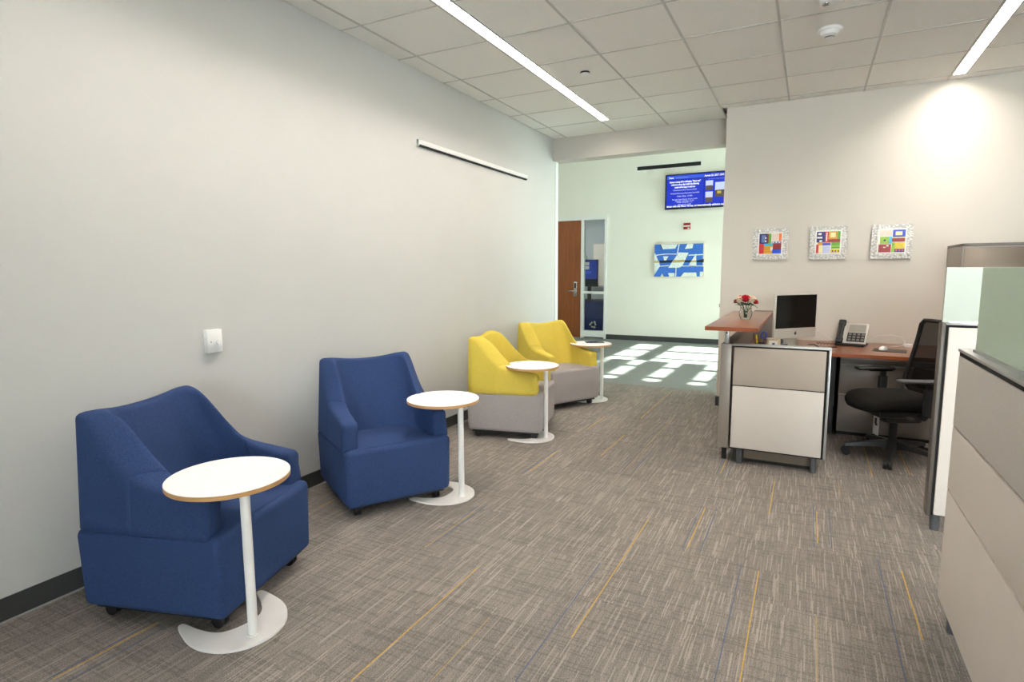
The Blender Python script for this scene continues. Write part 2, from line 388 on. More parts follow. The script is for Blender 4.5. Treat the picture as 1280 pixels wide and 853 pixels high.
# floors of tiles
fl = struct('floor', G().box(XW-.15, XR+.15, YFR-.1, 7.0, -.1, -.012), 'black_gap', 'grey brown carpet tiles with thin yellow and blue yarn stripes')
TS = 0.6045
tile = mesh_of(G().box(-TS/2+.0003, TS/2-.0003, -TS/2+.0003, TS/2-.0003, -.012, 0), 'carpet_tile', 'carpet')
nx0 = math.floor((XW-.3)/TS)
cut_cache = {}
def cut_tile(x0, x1, y0, y1):
    key = (round(x1-x0, 3), round(y1-y0, 3))
    if key not in cut_cache: cut_cache[key] = mesh_of(G().box(-(x1-x0)/2+.0003, (x1-x0)/2-.0003, -(y1-y0)/2+.0003, (y1-y0)/2-.0003, -.012, 0), 'carpet_tile', 'carpet')
    return cut_cache[key]
for i in range(-6, 9):
    xa = max(-.30 + i*TS, XW); xb = min(-.30 + (i+1)*TS, XR)
    if xb - xa < .01: continue
    off = 0.30 if i % 2 else 0.0
    for j in range(-8, 13):
        ya = max(1.95 + off + j*TS - TS, YFR if j > -8 else YFR); yb = min(1.95 + off + j*TS, 7.0)
        if yb < .2 and j > -8: 
            continue
        if j == -8: ya, yb = YFR, None
        if yb is None:
            jj = [q for q in range(-7, 13) if 1.95+off+q*TS >= .2][0]; yb = 1.95 + off + jj*TS - TS
        if yb - ya < .01: continue
        if xa > -.9 and ya > YA: continue
        place('carpet_tile', cut_tile(xa, xb, ya, yb), ((xa+xb)/2, (ya+yb)/2, 0), fl)
STR = [('y',-1.354,1.38,2.25),('y',-0.755,1.95,3.15),('y',-0.145,1.99,2.82),('y',0.457,2.55,3.13),('y',-0.142,3.55,4.14),('y',0.106,3.26,3.71),('b',0.089,3.21,3.80),('b',0.170,3.24,3.79),('y',-0.490,2.91,3.48),('b',-0.512,2.88,3.49),('b',-0.426,2.89,3.49),('Y',-1.105,1.51,1.92),('Y',0.094,2.11,2.54),('b',-0.841,1.64,2.55),('b',-0.224,1.95,2.86),('b',0.367,2.24,3.21),('y',-1.390,5.40,6.82),('y',-1.367,4.13,4.77),('Y',-1.113,3.68,5.64),('b',-1.121,3.81,4.41),('b',-1.047,3.94,4.45),('y',-1.721,4.80,5.30),('y',-1.712,3.58,4.09),('b',-1.736,3.52,4.13),('y',-2.301,0.91,1.28),('b',-2.320,0.90,1.21),('b',-2.242,0.93,1.26),('y',-0.490,4.14,4.57),('b',-0.515,4.11,4.56),('b',-0.439,4.13,4.55),('y',0.455,4.54,5.38),('y',0.690,4.70,5.29),('Y',-1.706,2.30,2.81),('b',-1.727,2.69,2.87),('b',-1.688,2.35,2.92),('Y',0.241,4.04,4.29),('y',-2.585,2.43,2.54)]
WD = {'y': .0048, 'Y': .0035, 'b': .0035}
for k, x, y0, y1 in STR:
    g = G(); wdt = WD[k]
    g.box(x-wdt/2, x+wdt/2, y0, y1, 0, .0012)
    part('yarn_stripe', g, {'y': 'yarn_yellow', 'Y': 'yarn_faint', 'b': 'yarn_blue'}[k], fl, world=False, smooth=None)
fh = struct('floor_hall', G().box(-7.0, XH, 7.0, YF, -.1, 0), 'carpet_hall', 'pale grey carpet of the sunlit hall')
struct('floor_hall', G().box(-7.0, XW-.15, 6.7, 7.0, -.1, 0), 'carpet_hall')
# ceiling of 24 inch tiles on a white grid
ce = struct('ceiling', G().box(XW-.1, XR+.1, YFR-.1, 6.9, CE+.05, CE+.12), 'ceiling_white', 'suspended ceiling of square off-white tiles')
xl = [XW, -2.698, -2.088, -1.479, -.869, -.260, .350, .959, 1.569, 2.178, 2.788, 3.397, XR]
yl = [YFR + k*.6096 for k in range(0, 17)]
YE = yl[-1]
ccache = {}
def ctile(x0, x1, y0, y1):
    key = (round(x1-x0, 3), round(y1-y0, 3))
    if key not in ccache: ccache[key] = mesh_of(G().box(-(x1-x0)/2+.005, (x1-x0)/2-.005, -(y1-y0)/2+.005, (y1-y0)/2-.005, .002, .02), 'ceiling_tile', 'ceiling_white')
    place('ceiling_tile', ccache[key], ((x0+x1)/2, (y0+y1)/2, CE), ce)
LW = .103
for i in range(len(xl)-1):
    for j in range(len(yl)):
        x0, x1 = xl[i], xl[i+1]; y0 = yl[j]
        if j+1 < len(yl): y1 = yl[j+1]
        else: y1 = YB if x1 < -.8 else YA
        if abs(x0+2.088) < .01 or abs(x0-.959) < .01:
            if j+1 < len(yl) and j >= 7: x0 += LW
        ctile(x0, x1, y0, y1)
for x in xl[1:-1]:
    part('grid_rail', G().box(x-.007, x+.007, YFR, YB if x < -.8 else YA, CE-.003, CE+.004), 'rail_grid', ce, world=False, smooth=None)
for y in yl[1:]:
    part('grid_rail', G().box(XW, XR, y-.006, y+.006, CE-.0015, CE+.004), 'rail_grid', ce, world=False, smooth=None)
# baseboards
def baseb(name, x0, x1, y0, y1, toe=None):
    o = struct(name, G().box(x0, x1, y0, y1, 0, .1), 'rubber_base'); return o
baseb('baseboard_left', XW, XW+.008, YFR, 6.822)
struct('trim_2', G().box(XW, XW+.016, YFR, 6.88, 0, .006), 'rubber_toe')
baseb('baseboard_back', -.825, XR, YA-.008, YA)
baseb('baseboard_back_end', -.825, -.817, YA-.008, 6.88)
baseb('baseboard_far', DX3+.01, XH, YF-.01, YF)
struct('trim_1', G().box(XW, XW+.010, 6.745, 6.825, .1, 2.765), 'white_trim', 'white corner trim at the end of the left wall')

# door and sidelight in the far wall
d1 = thing('door_1', 'cherry wood door with lever handle in the far wall', 'door', (DX0, YF, 0)); d1['kind'] = 'structure'; del d1['category']
part('door_frame', G().box(DX0-.05, DX0, YF-.02, YF+.1, 0, DTOP).box(DX0-.05, DX1, YF-.02, YF+.1, DTOP-.03, DTOP+.03).box(DX1, DX2, YF-.02, YF+.1, 0, DTOP+.03), 'white_trim', d1, smooth=None)
part('door_slab', G().box(DX0, DX1, YF+.01, YF+.055, .01, DTOP-.03), 'door_wood', d1, smooth=None)
lk = part('lock_plate', G().box(-4.49, -4.42, YF-.012, YF+.01, .88, 1.20, .006), 'chrome', d1)
part('lever', G().cyl((-4.455, YF-.05, 1.0), (-4.455, YF-.01, 1.0), .012).box(-4.60, -4.445, YF-.062, YF-.042, .985, 1.012, .006), 'chrome', lk)
part('keypad', G().box(-4.475, -4.435, YF-.018, YF-.01, 1.06, 1.17, .003), 'dark_plastic', lk)
w1 = thing('window_1', 'narrow glass sidelight in a white frame beside the wooden door', 'window', (DX2, YF, 0)); w1['kind'] = 'structure'; del w1['category']
part('window_frame', G().box(DX3-.045, DX3+.005, YF-.02, YF+.1, 0, DTOP+.03).box(DX2, DX3-.045, YF-.02, YF+.1, DTOP-.03, DTOP+.03).box(DX2, DX3-.045, YF-.02, YF+.1, .03, .16).box(DX2, DX3-.045, YF-.015, YF+.1, .945, .995), 'white_trim', w1, smooth=None)
part('pane', G().box(DX2, DX3-.045, YF+.03, YF+.038, .995, DTOP-.03), 'pane_clear', w1, smooth=None)
part('pane', G().box(DX2, DX3-.045, YF+.03, YF+.038, .16, .945), 'pane_clear', w1, smooth=None)
# office behind the sidelight
OY = 14.2
struct('wall_office', G().box(-7.2, -3.3, OY, OY+.1, 0, 3.2).box(-7.3, -7.2, YF+.15, OY, 0, 3.2).box(-3.3, -3.2, YF+.15, OY, 0, 3.2), 'paint_office')
struct('floor_office', G().box(-7.2, -3.3, YF, OY, -.1, 0), 'carpet_hall')
struct('ceiling_office', G().box(-7.2, -3.3, YF+.15, OY, 2.9, 3.0), 'ceiling_white')
li = thing('added_office_light', 'square light panel added out of view on the far office ceiling', 'light', (-5.2, 12.9, 2.9))  # unseen panel, added so the room behind the glass is lit
part('light_frame', G().box(-5.55, -4.85, 12.55, 13.25, 2.885, 2.9), 'white_trim', li, smooth=None)
part('diffuser', G().box(-5.5, -4.9, 12.6, 13.2, 2.879, 2.886), 'office_glow', li, smooth=None)

# ------------------------------------------------------------------ ceiling lights and fixtures
def strip(x0, y0, y1, label):
    o = thing('linear_ceiling_light', label, 'ceiling light', (x0+LW/2, (y0+y1)/2, CE), group='linear ceiling lights')
    part('diffuser', G().box(x0+.012, x0+LW-.008, y0+.012, y1-.008, CE+.034, CE+.044), 'strip_glow', o, smooth=None)
    part('trim', G().box(x0+.004, x0+.012, y0, y1, CE-.002, CE+.048).box(x0+LW-.008, x0+LW, y0, y1, CE-.002, CE+.048).box(x0+.012, x0+LW-.008, y0, y0+.012, CE-.002, CE+.048).box(x0+.012, x0+LW-.008, y1-.008, y1, CE-.002, CE+.048), 'rail_white', o, smooth=None)
strip(-2.088, yl[7], YE, 'long recessed white strip light in the ceiling above the lounge chairs')
strip(.959, yl[7], YE, 'recessed white strip light in the ceiling ending at the warm desk wall')
sm = thing('smoke_detector', 'round white smoke detector on the ceiling', 'smoke detector', (.035, 4.60, CE))
part('base', G().lathe([(0, 0), (.075, 0), (.078, -.012), (.070, -.018), (0, -.018)]), 'white_plastic', sm, world=False, smooth=35)
part('chamber', G().lathe([(.060, -.018), (.050, -.040), (.030, -.048), (.028, -.058), (0, -.060)]), 'white_plastic', sm, world=False, smooth=35)
part('grille', G().cyl((0, 0, -.0485), (0, 0, -.057), .0295, n=20, caps=False), 'dark_plastic', sm, world=False, smooth=35)
sp = thing('sprinkler_cover', 'small round white sprinkler cover on the ceiling beside the strip light', 'sprinkler', (-1.707, 4.615, CE))
part('plate', G().lathe([(0, -.022), (.044, -.022), (.045, -.016), (.040, -.014)]), 'white_plastic', sp, world=False)
part('cup', G().lathe([(.038, -.016), (.038, 0)]), 'dark_plastic', sp, world=False)
oc = thing('ceiling_strobe', 'small glossy white ceiling device with a clear lens at the top edge', 'alarm strobe', (.033, 4.09, CE))
part('housing', G().box(-.07, .07, -.055, .055, -.03, 0, .018, 3), 'white_plastic', oc, world=False)
part('lens', G().sph((-.03, .0, -.03), .024, 1, 1, .7), 'chrome', oc, world=False, smooth=60)

# slot diffusers, thermostat
dv = thing('slot_diffuser', 'long thin white air slot diffuser on the left wall', 'air vent', (XW, 4.9, 2.44))
part('frame', G().box(XW, XW+.022, 3.90, 5.92, 2.446, 2.484, .004).box(XW, XW+.022, 3.90, 3.908, 2.432, 2.484), 'white_trim', dv, smooth=None)
part('slot', G().box(XW, XW+.018, 3.908, 5.91, 2.432, 2.448), 'slot_black', dv, smooth=None)
dv = thing('slot_diffuser', 'long white framed air slot high on the far hall wall above the television', 'air vent', (-2.55, YF, 3.43))
part('frame', G().box(-3.18, -1.92, YF-.012, YF, 3.475, 3.492).box(-3.18, -1.92, YF-.012, YF, 3.385, 3.402).box(-3.18, -3.16, YF-.012, YF, 3.4, 3.475).box(-1.94, -1.92, YF-.012, YF, 3.4, 3.475), 'white_trim', dv, smooth=None)
part('slot', G().box(-3.16, -1.94, YF-.008, YF, 3.402, 3.475), 'slot_black', dv, smooth=None)
th = thing('thermostat', 'small white thermostat box with a round knob on the left wall', 'thermostat', (XW, 2.0, .99))
part('case', G().box(XW, XW+.03, 1.955, 2.045, .993, 1.117, .003), 'white_plastic', th)
part('knob', G().cyl((XW+.03, 2.018, 1.047), (XW+.044, 2.018, 1.047), .016, .014), 'white_plastic', th)
part('sensor', G().cyl((XW+.0295, 1.977, 1.052), (XW+.0305, 1.977, 1.052), .003, n=10), 'grey_plastic', th)
ws = thing('door_holder', 'small dark wall fixture on the end of the warm wall by the hall', 'wall fixture', (-.817, 6.45, 1.03))
part('plate', G().box(-.825, -.817, 6.40, 6.50, 1.0, 1.10, .003), 'white_plastic', ws)
part('button', G().box(-.842, -.825, 6.42, 6.48, 1.03, 1.07, .005), 'dark_plastic', ws)

# ------------------------------------------------------------------ lounge chairs
def lerp(a, b, t): return a + (b-a)*t
def sst(t): t = max(0, min(1, t)); return t*t*(3-2*t)
Z0 = .392
NA, NC, NB = 22, 10, 20
AF = .262                                      # arm front
def u_path(hw, xb, rad, side_n=NA, corner_n=NC, back_n=NB):
    pts = []
    for k in range(side_n+1): pts.append((lerp(AF, xb+rad, k/side_n), -hw))
    for k in range(1, corner_n+1):
        a = (k/corner_n)*PI/2; pts.append((xb+rad-rad*math.sin(a), -hw+rad-rad*math.cos(a)))
    for k in range(1, back_n): pts.append((xb, lerp(-hw+rad, hw-rad, k/back_n)))
    pts2 = [(x, -y) for x, y in reversed(pts[:side_n+corner_n+1])]
    return pts + pts2
PROF = [(0, .876), (.06, .870), (.10, .842), (.14, .790), (.18, .735), (.22, .690), (.27, .645), (.32, .618), (.38, .602), (.46, .590), (.62, .564)]
def prof(t_):
    def lin(x):
        for (a, ha), (b, hb_) in zip(PROF, PROF[1:]):
            if x <= b: return lerp(ha, hb_, max(0, (x-a)/(b-a)))
        return PROF[-1][1]
    return sum(lin(t_+d*.012) for d in (-2, -1, 0, 1, 2))/5
def shell_section(s):
    """ring of points (outer bottom, up, over, down to inner bottom) at fractional station s"""
    NS = 2*(NA+NC)+NB
    i = min(int(s), NS-1); fr = s - i
    def at(path): a, b = path[i], path[i+1]; return Vector((lerp(a[0], b[0], fr), lerp(a[1], b[1], fr), 0))
    sx = at(OUT[0]).x
    if s <= NA+NC*.5 or s >= NS-NA-NC*.5:
        h = prof(sx+.335)
    else: h = None
    ymid = at(OUT[0]).y
    hb = .874 - .026*(1-(ymid/.335)**2)
    h = hb if h is None else min(h, hb)
    ring = []
    hq = (h-Z0)/.48
    ob = at(OUT[0]).lerp(at(INN[0]), .11); ring.append(Vector((ob.x, ob.y, Z0-.002)))
    for k in range(9):
        q = k/8*hq
        o = at(OUT[0]).lerp(at(OUT[1]), q); ring.append(Vector((o.x, o.y, Z0 + .009 + (h-.037-Z0)*k/8)))
    o1 = at(OUT[0]).lerp(at(OUT[1]), hq); i1 = at(INN[0]).lerp(at(INN[1]), hq)
    mid = (o1+i1)/2; hf = (o1-i1)/2
    for k in range(1, 8):
        a = PI*k/8; c = math.cos(a); sgn = 1 if c >= 0 else -1
        p = mid + hf*(sgn*abs(c)**.75); ring.append(Vector((p.x, p.y, h-.028+.028*math.sin(a)**.8)))
    for k in range(9):
        f = 1-k/8; p = at(INN[0]).lerp(at(INN[1]), f*hq); ring.append(Vector((p.x, p.y, Z0 + (h-.028-Z0)*f)))
    return ring
OUT = [u_path(.335, -.335, .075), u_path(.306, -.330, .06)]
INN = [u_path(.236, -.115, .13), u_path(.226, -.262, .09)]
def shrink(ring, amt, dx=0.0):
    c = sum(ring, Vector())/len(ring); out = []
    for p in ring:
        d = p-c; L = d.length
        out.append(Vector((p.x+dx, p.y, p.z)) - d/L*min(amt, L*.9))
    return out
def seam_s(base, k, n, back): return base + back*abs(1-k/(n-1)*1.0)*0
def shell_part(s0, s1, n, front=None):
    rings = []
    for k in range(n+1): rings.append(shell_section(lerp(s0, s1, k/n)))
    if front == 0:
        f = rings[0]; ext = [shrink(f, .030, .026), shrink(f, .014, .022), shrink(f, .005, .013)]
        rings = ext + rings[:-1] + [rings[-1], shrink(rings[-1], .011)]
    elif front == 1:
        f = rings[-1]; ext = [shrink(f, .005, .013), shrink(f, .014, .022), shrink(f, .030, .026)]
        rings = [shrink(rings[0], .011)] + rings + ext
    else: rings = [shrink(rings[0], .011)] + rings + [shrink(rings[-1], .011)]
    return G().grid(rings, closed=True, cap0=True, cap1=True)
def caster(x, y):
    g = G().cyl((x-.0, y-.018, .027), (x-.0, y-.004, .027), .027, n=18).cyl((x, y+.004, .027), (x, y+.018, .027), .027, n=18)
    g.cyl((x, y-.006, .027), (x, y+.006, .027), .01, n=10).box(x-.016, x+.016, y-.010, y+.010, .03, .068, .004)
    return g
def make_chair(shell, base, label):
    t = thing('lounge_chair', label, 'armchair', group='lounge chairs along the left wall')
    g = G().box(-.33, .33, -.33, .33, .066, .398, .032, 4)
    for v in g.b.verts:                        # slightly crowned seat, front edge a little higher
        if v.co.z > .36: v.co.z += .014*max(0, (v.co.x+.1)/.43) + .006*(1-(v.co.y/.33)**2)*(1 if abs(v.co.x) < .3 else .6)
        if v.co.z < .2: v.co.x *= .985; v.co.y *= .985
    b = part('seat', g, base, t, world=False, smooth=40)
    pp = [(.306, -.30+.03*k, .4075+.006*(1-((-.30+.03*k)/.33)**2)) for k in range(21)]
    part('piping', G().tube(pp, .0016, 6), base, b, world=False, smooth=60)
    part('underframe', G().box(-.29, .29, -.29, .29, .05, .07), 'black_plastic', t, world=False, smooth=None)
    NS = 2*(NA+NC)+NB; sA = NA*.60
    part('backrest', shell_part(sA+.12, NS-sA-.12, 64), shell, t, world=False, smooth=80)
    part('armrest', shell_part(0, sA, 14, front=0), shell, t, world=False, smooth=80)
    part('armrest', shell_part(NS-sA, NS, 14, front=1), shell, t, world=False, smooth=80)
    for sx in (-1, 1):
        for sy in (-1, 1): part('caster', caster(sx*.25, sy*.25), 'black_plastic', t, world=False, smooth=35)
    return t
cb = make_chair('fabric_blue', 'fabric_blue', 'blue upholstered lounge chair nearest the camera, with a white table in front of its arm')
cb.location = (-2.361, 1.55, 0); cb.rotation_euler.z = math.radians(16.6)
c2 = copy_tree(cb); c2['label'] = 'blue upholstered lounge chair next to the yellow ones, turned towards the camera'
c2.location = (-2.386, 2.793, 0); c2.rotation_euler.z = math.radians(-30.8)
cy_ = make_chair('fabric_yellow', 'fabric_grey', 'yellow lounge chair with grey seat, the nearer of the yellow pair, seen from its side')
cy_.location = (-2.32, 4.497, 0); cy_.rotation_euler.z = math.radians(13.5)
c4 = copy_tree(cy_); c4['label'] = 'yellow lounge chair with grey seat, the farther of the pair, near the hall'
c4.location = (-2.392, 5.683, 0); c4.rotation_euler.z = math.radians(-29)

# ------------------------------------------------------------------ side tables
def smooth_closed(pts, n=6):
    out = []; N = len(pts)
    for i in range(N):
        p0, p1, p2, p3 = (Vector(pts[(i+k-1) % N]) for k in range(4))
        for k in range(n):
            t_ = k/n; out.append(.5*((2*p1)+(-p0+p2)*t_+(2*p0-5*p1+4*p2-p3)*t_*t_+(-p0+3*p1-3*p2+p3)*t_**3))
    return [(p.x, p.y) for p in out]
def make_table(label):
    t = thing('side_table', label, 'side table', group='round white side tables by the lounge chairs')
    half = [(.066, 0), (.056, .062), (.012, .128), (-.06, .172), (-.135, .188), (-.215, .184), (-.272, .176), (-.286, .163), (-.276, .148), (-.20, .128), (-.135, .100), (-.100, .062), (-.090, 0)]
    pts = smooth_closed(half + [(x, -y) for x, y in reversed(half[1:-1])], 5)
    part('foot_plate', G().prism(pts, 0.001, .011), 'white_metal', t, world=False, smooth=None)
    part('pole', G().cyl((0, 0, .011), (0, 0, .608), .0185, n=24), 'white_metal', t, world=False, smooth=40)
    part('collar', G().cyl((0, 0, .011), (0, 0, .016), .024, n=24), 'white_metal', t, world=False, smooth=40)
    part('bracket', G().box(-.20, .05, -.03, .03, .600, .611), 'white_metal', t, world=False, smooth=None)
    top = part('tabletop', G().lathe([(0, .632), (.2235, .632), (.2255, .6305), (.2255, .6285), (0, .6285)], (-.125, 0, 0), 72), 'table_laminate', t, world=False, smooth=30)
    part('plywood_edge', G().lathe([(0, .6285), (.2255, .6285), (.2255, .6125), (.224, .611), (0, .611)], (-.125, 0, 0), 72), 'plywood', top, world=False, smooth=30)
    return t
tb = make_table('round white side table in front of the nearest blue lounge chair'); tb.location = (-1.872, 1.395, 0); tb.rotation_euler.z = math.radians(-13)
for (x, y, a, lb) in ((-1.890, 2.951, 2, 'round white side table at the corner of the blue chair beside the yellow ones'), (-1.936, 4.365, 4, 'round white side table in front of the nearer yellow lounge chair'), (-1.985, 5.99, 8, 'round white side table beside the farther yellow chair, a dark tablet on it')):
    c = copy_tree(tb); c['label'] = lb; c.location = (x, y, 0); c.rotation_euler.z = math.radians(a)
tk = thing('tablet', 'thin dark tablet lying on the farthest white side table', 'tablet', (-2.10, 6.06, .632), math.radians(30))
part('body', G().box(-.10, .10, -.07, .07, 0, .007, .002), 'dark_plastic', tk, world=False)
part('screen', G().box(-.09, .09, -.06, .06, .007, .0076), 'screen_off', tk, world=False, smooth=None)

# ------------------------------------------------------------------ far hall things
tv = thing('television', 'wall-mounted television showing white text on a bright blue slide', 'television', (-2.0, YF, 2.6))
part('back_shell', G().box(-2.50, -1.47, YF-.05, YF, 2.68, 3.17), 'black_plastic', tv, smooth=None)
part('bezel', G().box(-2.585, -1.385, YF-.075, YF-.045, 2.600, 3.262, .006), 'black_plastic', tv)
emit('tv_blue', srgb(24, 52, 205), 1.0, 0.02); emit('tv_head', srgb(52, 92, 222), 1.0, 0.02); emit('tv_white', srgb(240, 244, 255), 1.15, 0.02); emit('tv_pale', srgb(150, 172, 244), 1.0, 0.02); emit('tv_dark', srgb(10, 18, 110), 1.0, 0.02)
emit('tv_sky', srgb(206, 220, 250), 1.0, 0.02); emit('tv_ground', srgb(92, 80, 78), 1.0, 0.02); emit('tv_red', srgb(170, 74, 50), 1.0, 0.02); emit('tv_yellow', srgb(200, 180, 60), 1.0, 0.02); emit('tv_black', srgb(22, 24, 40), 1.0, 0.02)
TY = YF-.075
scr = part('screen', G().box(-2.555, -1.415, TY-.001, TY, 2.632, 3.240), 'tv_blue', tv, smooth=None)
def tvrect(x0, x1, z0, z1, mat, lay=2): part('screen_panel', G().box(x0, x1, TY-.001*lay, TY-.001, z0, z1), mat, scr, smooth=None)
tvrect(-2.555, -1.86, 3.165, 3.222, 'tv_head'); tvrect(-2.555, -1.415, 3.156, 3.164, 'tv_dark'); tvrect(-1.865, -1.855, 2.68, 3.16, 'tv_dark')
for (x0, x1, z0, z1) in ((-1.83, -1.70, 2.925, 3.10), (-1.83, -1.70, 2.70, 2.895), (-1.66, -1.45, 2.79, 3.06)):
    zm = lerp(z0, z1, .45); tvrect(x0, x1, zm, z1, 'tv_sky', 2); tvrect(x0, x1, z0, zm, 'tv_ground', 2)
    tvrect(lerp(x0, x1, .1), lerp(x0, x1, .9), lerp(z0, z1, .40), lerp(z0, z1, .47), 'tv_red' if z0 < 2.75 else 'tv_black', 3)
tvrect(-1.62, -1.55, 2.85, 2.90, 'tv_yellow', 4)
def tvtext(txt, xc, z, width, size, mat='tv_white', bold=.0):
    me = text_mesh(txt, size, mat, squeeze=width, bold=bold)
    root = tv; o = bpy.data.objects.new('screen_text', me); COL.objects.link(o); o.parent = scr
    o.location = (xc - (-2.0), TY-.004 - YF, z-2.6); o.rotation_euler = (PI/2, 0, 0)
tvtext('Town', -2.47, 3.192, .09, .045, bold=.002); tvtext('Community & Events', -2.27, 3.192, .23, .036, 'tv_pale')
tvtext('August 23, 2017 10:41 AM', -1.645, 3.192, .42, .05, bold=.002)
LN = [('Summer running will be challenging. *Please read*', 3.10, .58, .044, .0022), ('welcome is three days within the following', 3.05, .52, .044, .0022), ('people will be happy to assist you', 3.00, .38, .044, .0022),
      ('Communications Officer, Extension 214-555', 2.945, .44, .032, 0), ('Housing and Environment Department, Suite 14-555', 2.885, .53, .032, 0), ('Public Safety, 17-555', 2.83, .28, .032, 0),
      ('Recreation Center, Director, Extension 16-555', 2.77, .46, .032, 0), ('Monday, Tuesday, 11-55', 2.74, .34, .028, 0), ('Friday, Weekends 11-5', 2.713, .28, .028, 0), ('Other services 17-555', 2.672, .24, .03, 0)]
for tx, z, wd, sz, bo in LN: tvtext(tx, -2.21, z+.012, wd, sz, bold=bo)
tvtext('Services Information', -1.63, 3.128, .32, .03, 'tv_pale')
tvtext('times with the Plano Group, an internationally athletics served', -1.985, 2.655, 1.12, .046, bold=.002)

fa = thing('fire_alarm', 'small red fire alarm with a white strobe band under the television', 'fire alarm', (-2.16, YF, 2.21))
part('body', G().box(-2.225, -2.095, YF-.04, YF, 2.215, 2.335, .006), 'red_paint', fa)
part('strobe', G().box(-2.22, -2.10, YF-.055, YF-.04, 2.263, 2.288, .004), 'white_plastic', fa)
part('label_plate', G().box(-2.145, -2.11, YF-.042, YF-.0395, 2.222, 2.245), 'panel_white', fa, smooth=None)

# blue and white abstract canvas
for nm, col in (('art_blue', (54, 110, 205)), ('art_white', (222, 230, 228)), ('art_black', (24, 24, 28)), ('art_tan', (190, 164, 110))): plain(nm, srgb(*col), 0.7, var=0.12, scale=30)
pa = thing('painting', 'blue and white abstract canvas with a dark band on the far wall', 'painting', (-2.295, YF, 1.305))
AX0, AX1, AZ0, AZ1 = -2.77, -1.82, 1.303, 1.940
part('canvas', G().box(AX0, AX1, YF-.045, YF, AZ0, AZ1), 'canvas_edge', pa, smooth=None)
fld = part('paint_field', G().box(AX0+.004, AX1-.004, YF-.0465, YF-.045, AZ0+.004, AZ1-.004), 'art_blue', pa, smooth=None)
def shape(pts, mat, lay=1):       # crop pixels of the canvas (245..1015, 195..715)
    P = [(lerp(AX0, AX1, (x-245)/770), lerp(AZ1, AZ0, (y-195)/520)) for x, y in pts]
    g = G(); a = [g.b.verts.new((x, YF-.0465-.0006*lay, z)) for x, z in P]; b = [g.b.verts.new((x, YF-.0465, z)) for x, z in P]
    g.b.faces.new(a); g.b.faces.new(list(reversed(b)))
    for i in range(len(P)): g.b.faces.new((a[i], b[i], b[(i+1) % len(P)], a[(i+1) % len(P)]))
    part('paint_shape', g, mat, fld, smooth=None)
for p in ([(330, 200), (610, 200), (570, 268), (370, 275)], [(760, 200), (850, 200), (835, 268), (720, 278)], [(625, 200), (640, 200), (615, 350), (600, 350)],
          [(270, 362), (430, 345), (600, 350), (600, 362), (430, 357), (275, 375)], [(630, 330), (780, 338), (690, 545), (640, 572), (470, 572)], [(385, 388), (470, 388), (415, 490)],
          [(895, 355), (905, 545), (775, 550)], [(780, 370), (1010, 360), (1010, 378), (780, 385)], [(247, 335), (262, 345), (345, 545), (330, 560), (247, 690)], [(345, 540), (480, 530), (480, 545), (345, 550)], [(690, 540), (1010, 540), (1010, 552), (690, 552)],
          [(585, 560), (600, 560), (600, 712), (588, 712)], [(470, 655), (575, 655), (575, 712), (490, 712)], [(720, 648), (905, 648), (915, 712), (670, 712)], [(375, 665), (405, 712), (350, 712)], [(960, 635), (1010, 635), (1010, 712), (960, 712)], [(1000, 200), (1012, 200), (1012, 560), (1000, 560)]):
    shape(p, 'art_white', 2)
for p in ([(320, 455), (545, 448), (525, 490), (335, 492)], [(725, 455), (830, 458), (812, 488), (720, 488)], [(905, 460), (1012, 440), (1012, 492), (905, 488)], [(330, 200), (345, 200), (378, 275), (365, 280)]): shape(p, 'art_black', 3)
for p in ([(247, 460), (318, 455), (335, 490), (247, 490)], [(548, 448), (722, 445), (718, 484), (530, 490)], [(830, 460), (903, 460), (903, 488), (815, 488)]): shape(p, 'art_tan', 3)

# things in the far office
mo = thing('monitor', 'wall monitor with a dark blue picture seen through the sidelight', 'monitor', (-4.6, 12.9, 1.05))
emit('scene_blue', srgb(22, 48, 132), 0.9, 0.02); emit('scene_dark', srgb(16, 18, 26), 0.8, 0.02); emit('scene_pale', srgb(60, 90, 180), 0.9, 0.02)
part('case', G().box(-4.84, -4.40, 12.88, 12.93, 1.06, 1.69, .008), 'black_plastic', mo)
sc_ = part('screen', G().box(-4.82, -4.42, 12.876, 12.88, 1.09, 1.67), 'scene_blue', mo, smooth=None)
part('screen_panel', G().box(-4.82, -4.42, 12.874, 12.876, 1.09, 1.24), 'scene_dark', sc_, smooth=None)
part('screen_panel', G().box(-4.80, -4.56, 12.874, 12.876, 1.36, 1.42), 'scene_pale', sc_, smooth=None)
part('note', G().box(-4.78, -4.61, 12.874, 12.876, 1.46, 1.54), 'paper', sc_, smooth=None); part('note', G().box(-4.78, -4.61, 12.874, 12.876, 1.555, 1.63), 'paper', sc_, smooth=None)
part('stand', G().box(-4.66, -4.58, 12.91, 12.95, .76, 1.2).box(-4.76, -4.48, 12.80, 13.02, .745, .76), 'black_plastic', mo, smooth=None)
cm = thing('webcam', 'small white conference camera standing above the office monitor', 'camera', (-4.73, 12.9, 1.69))
part('case', G().box(-4.78, -4.68, 12.87, 12.93, 1.69, 1.81, .01), 'white_plastic', cm); part('lens', G().cyl((-4.73, 12.872, 1.75), (-4.73, 12.86, 1.75), .026), 'black_plastic', cm)
wb = thing('whiteboard', 'narrow white board on the wall of the office behind the glass', 'whiteboard', (-4.6, OY, 1.0))
part('board', G().box(-4.96, -4.30, OY-.03, OY, 1.05, 2.10), 'board_white', wb, smooth=None)
part('frame', G().box(-4.985, -4.96, OY-.04, OY, 1.03, 2.12).box(-4.985, -4.28, OY-.04, OY, 2.10, 2.125).box(-4.985, -4.28, OY-.04, OY, 1.03, 1.05), 'aluminium', wb, smooth=None)
part('tray', G().box(-4.96, -4.30, OY-.10, OY, 1.0, 1.03), 'aluminium', wb, smooth=None)
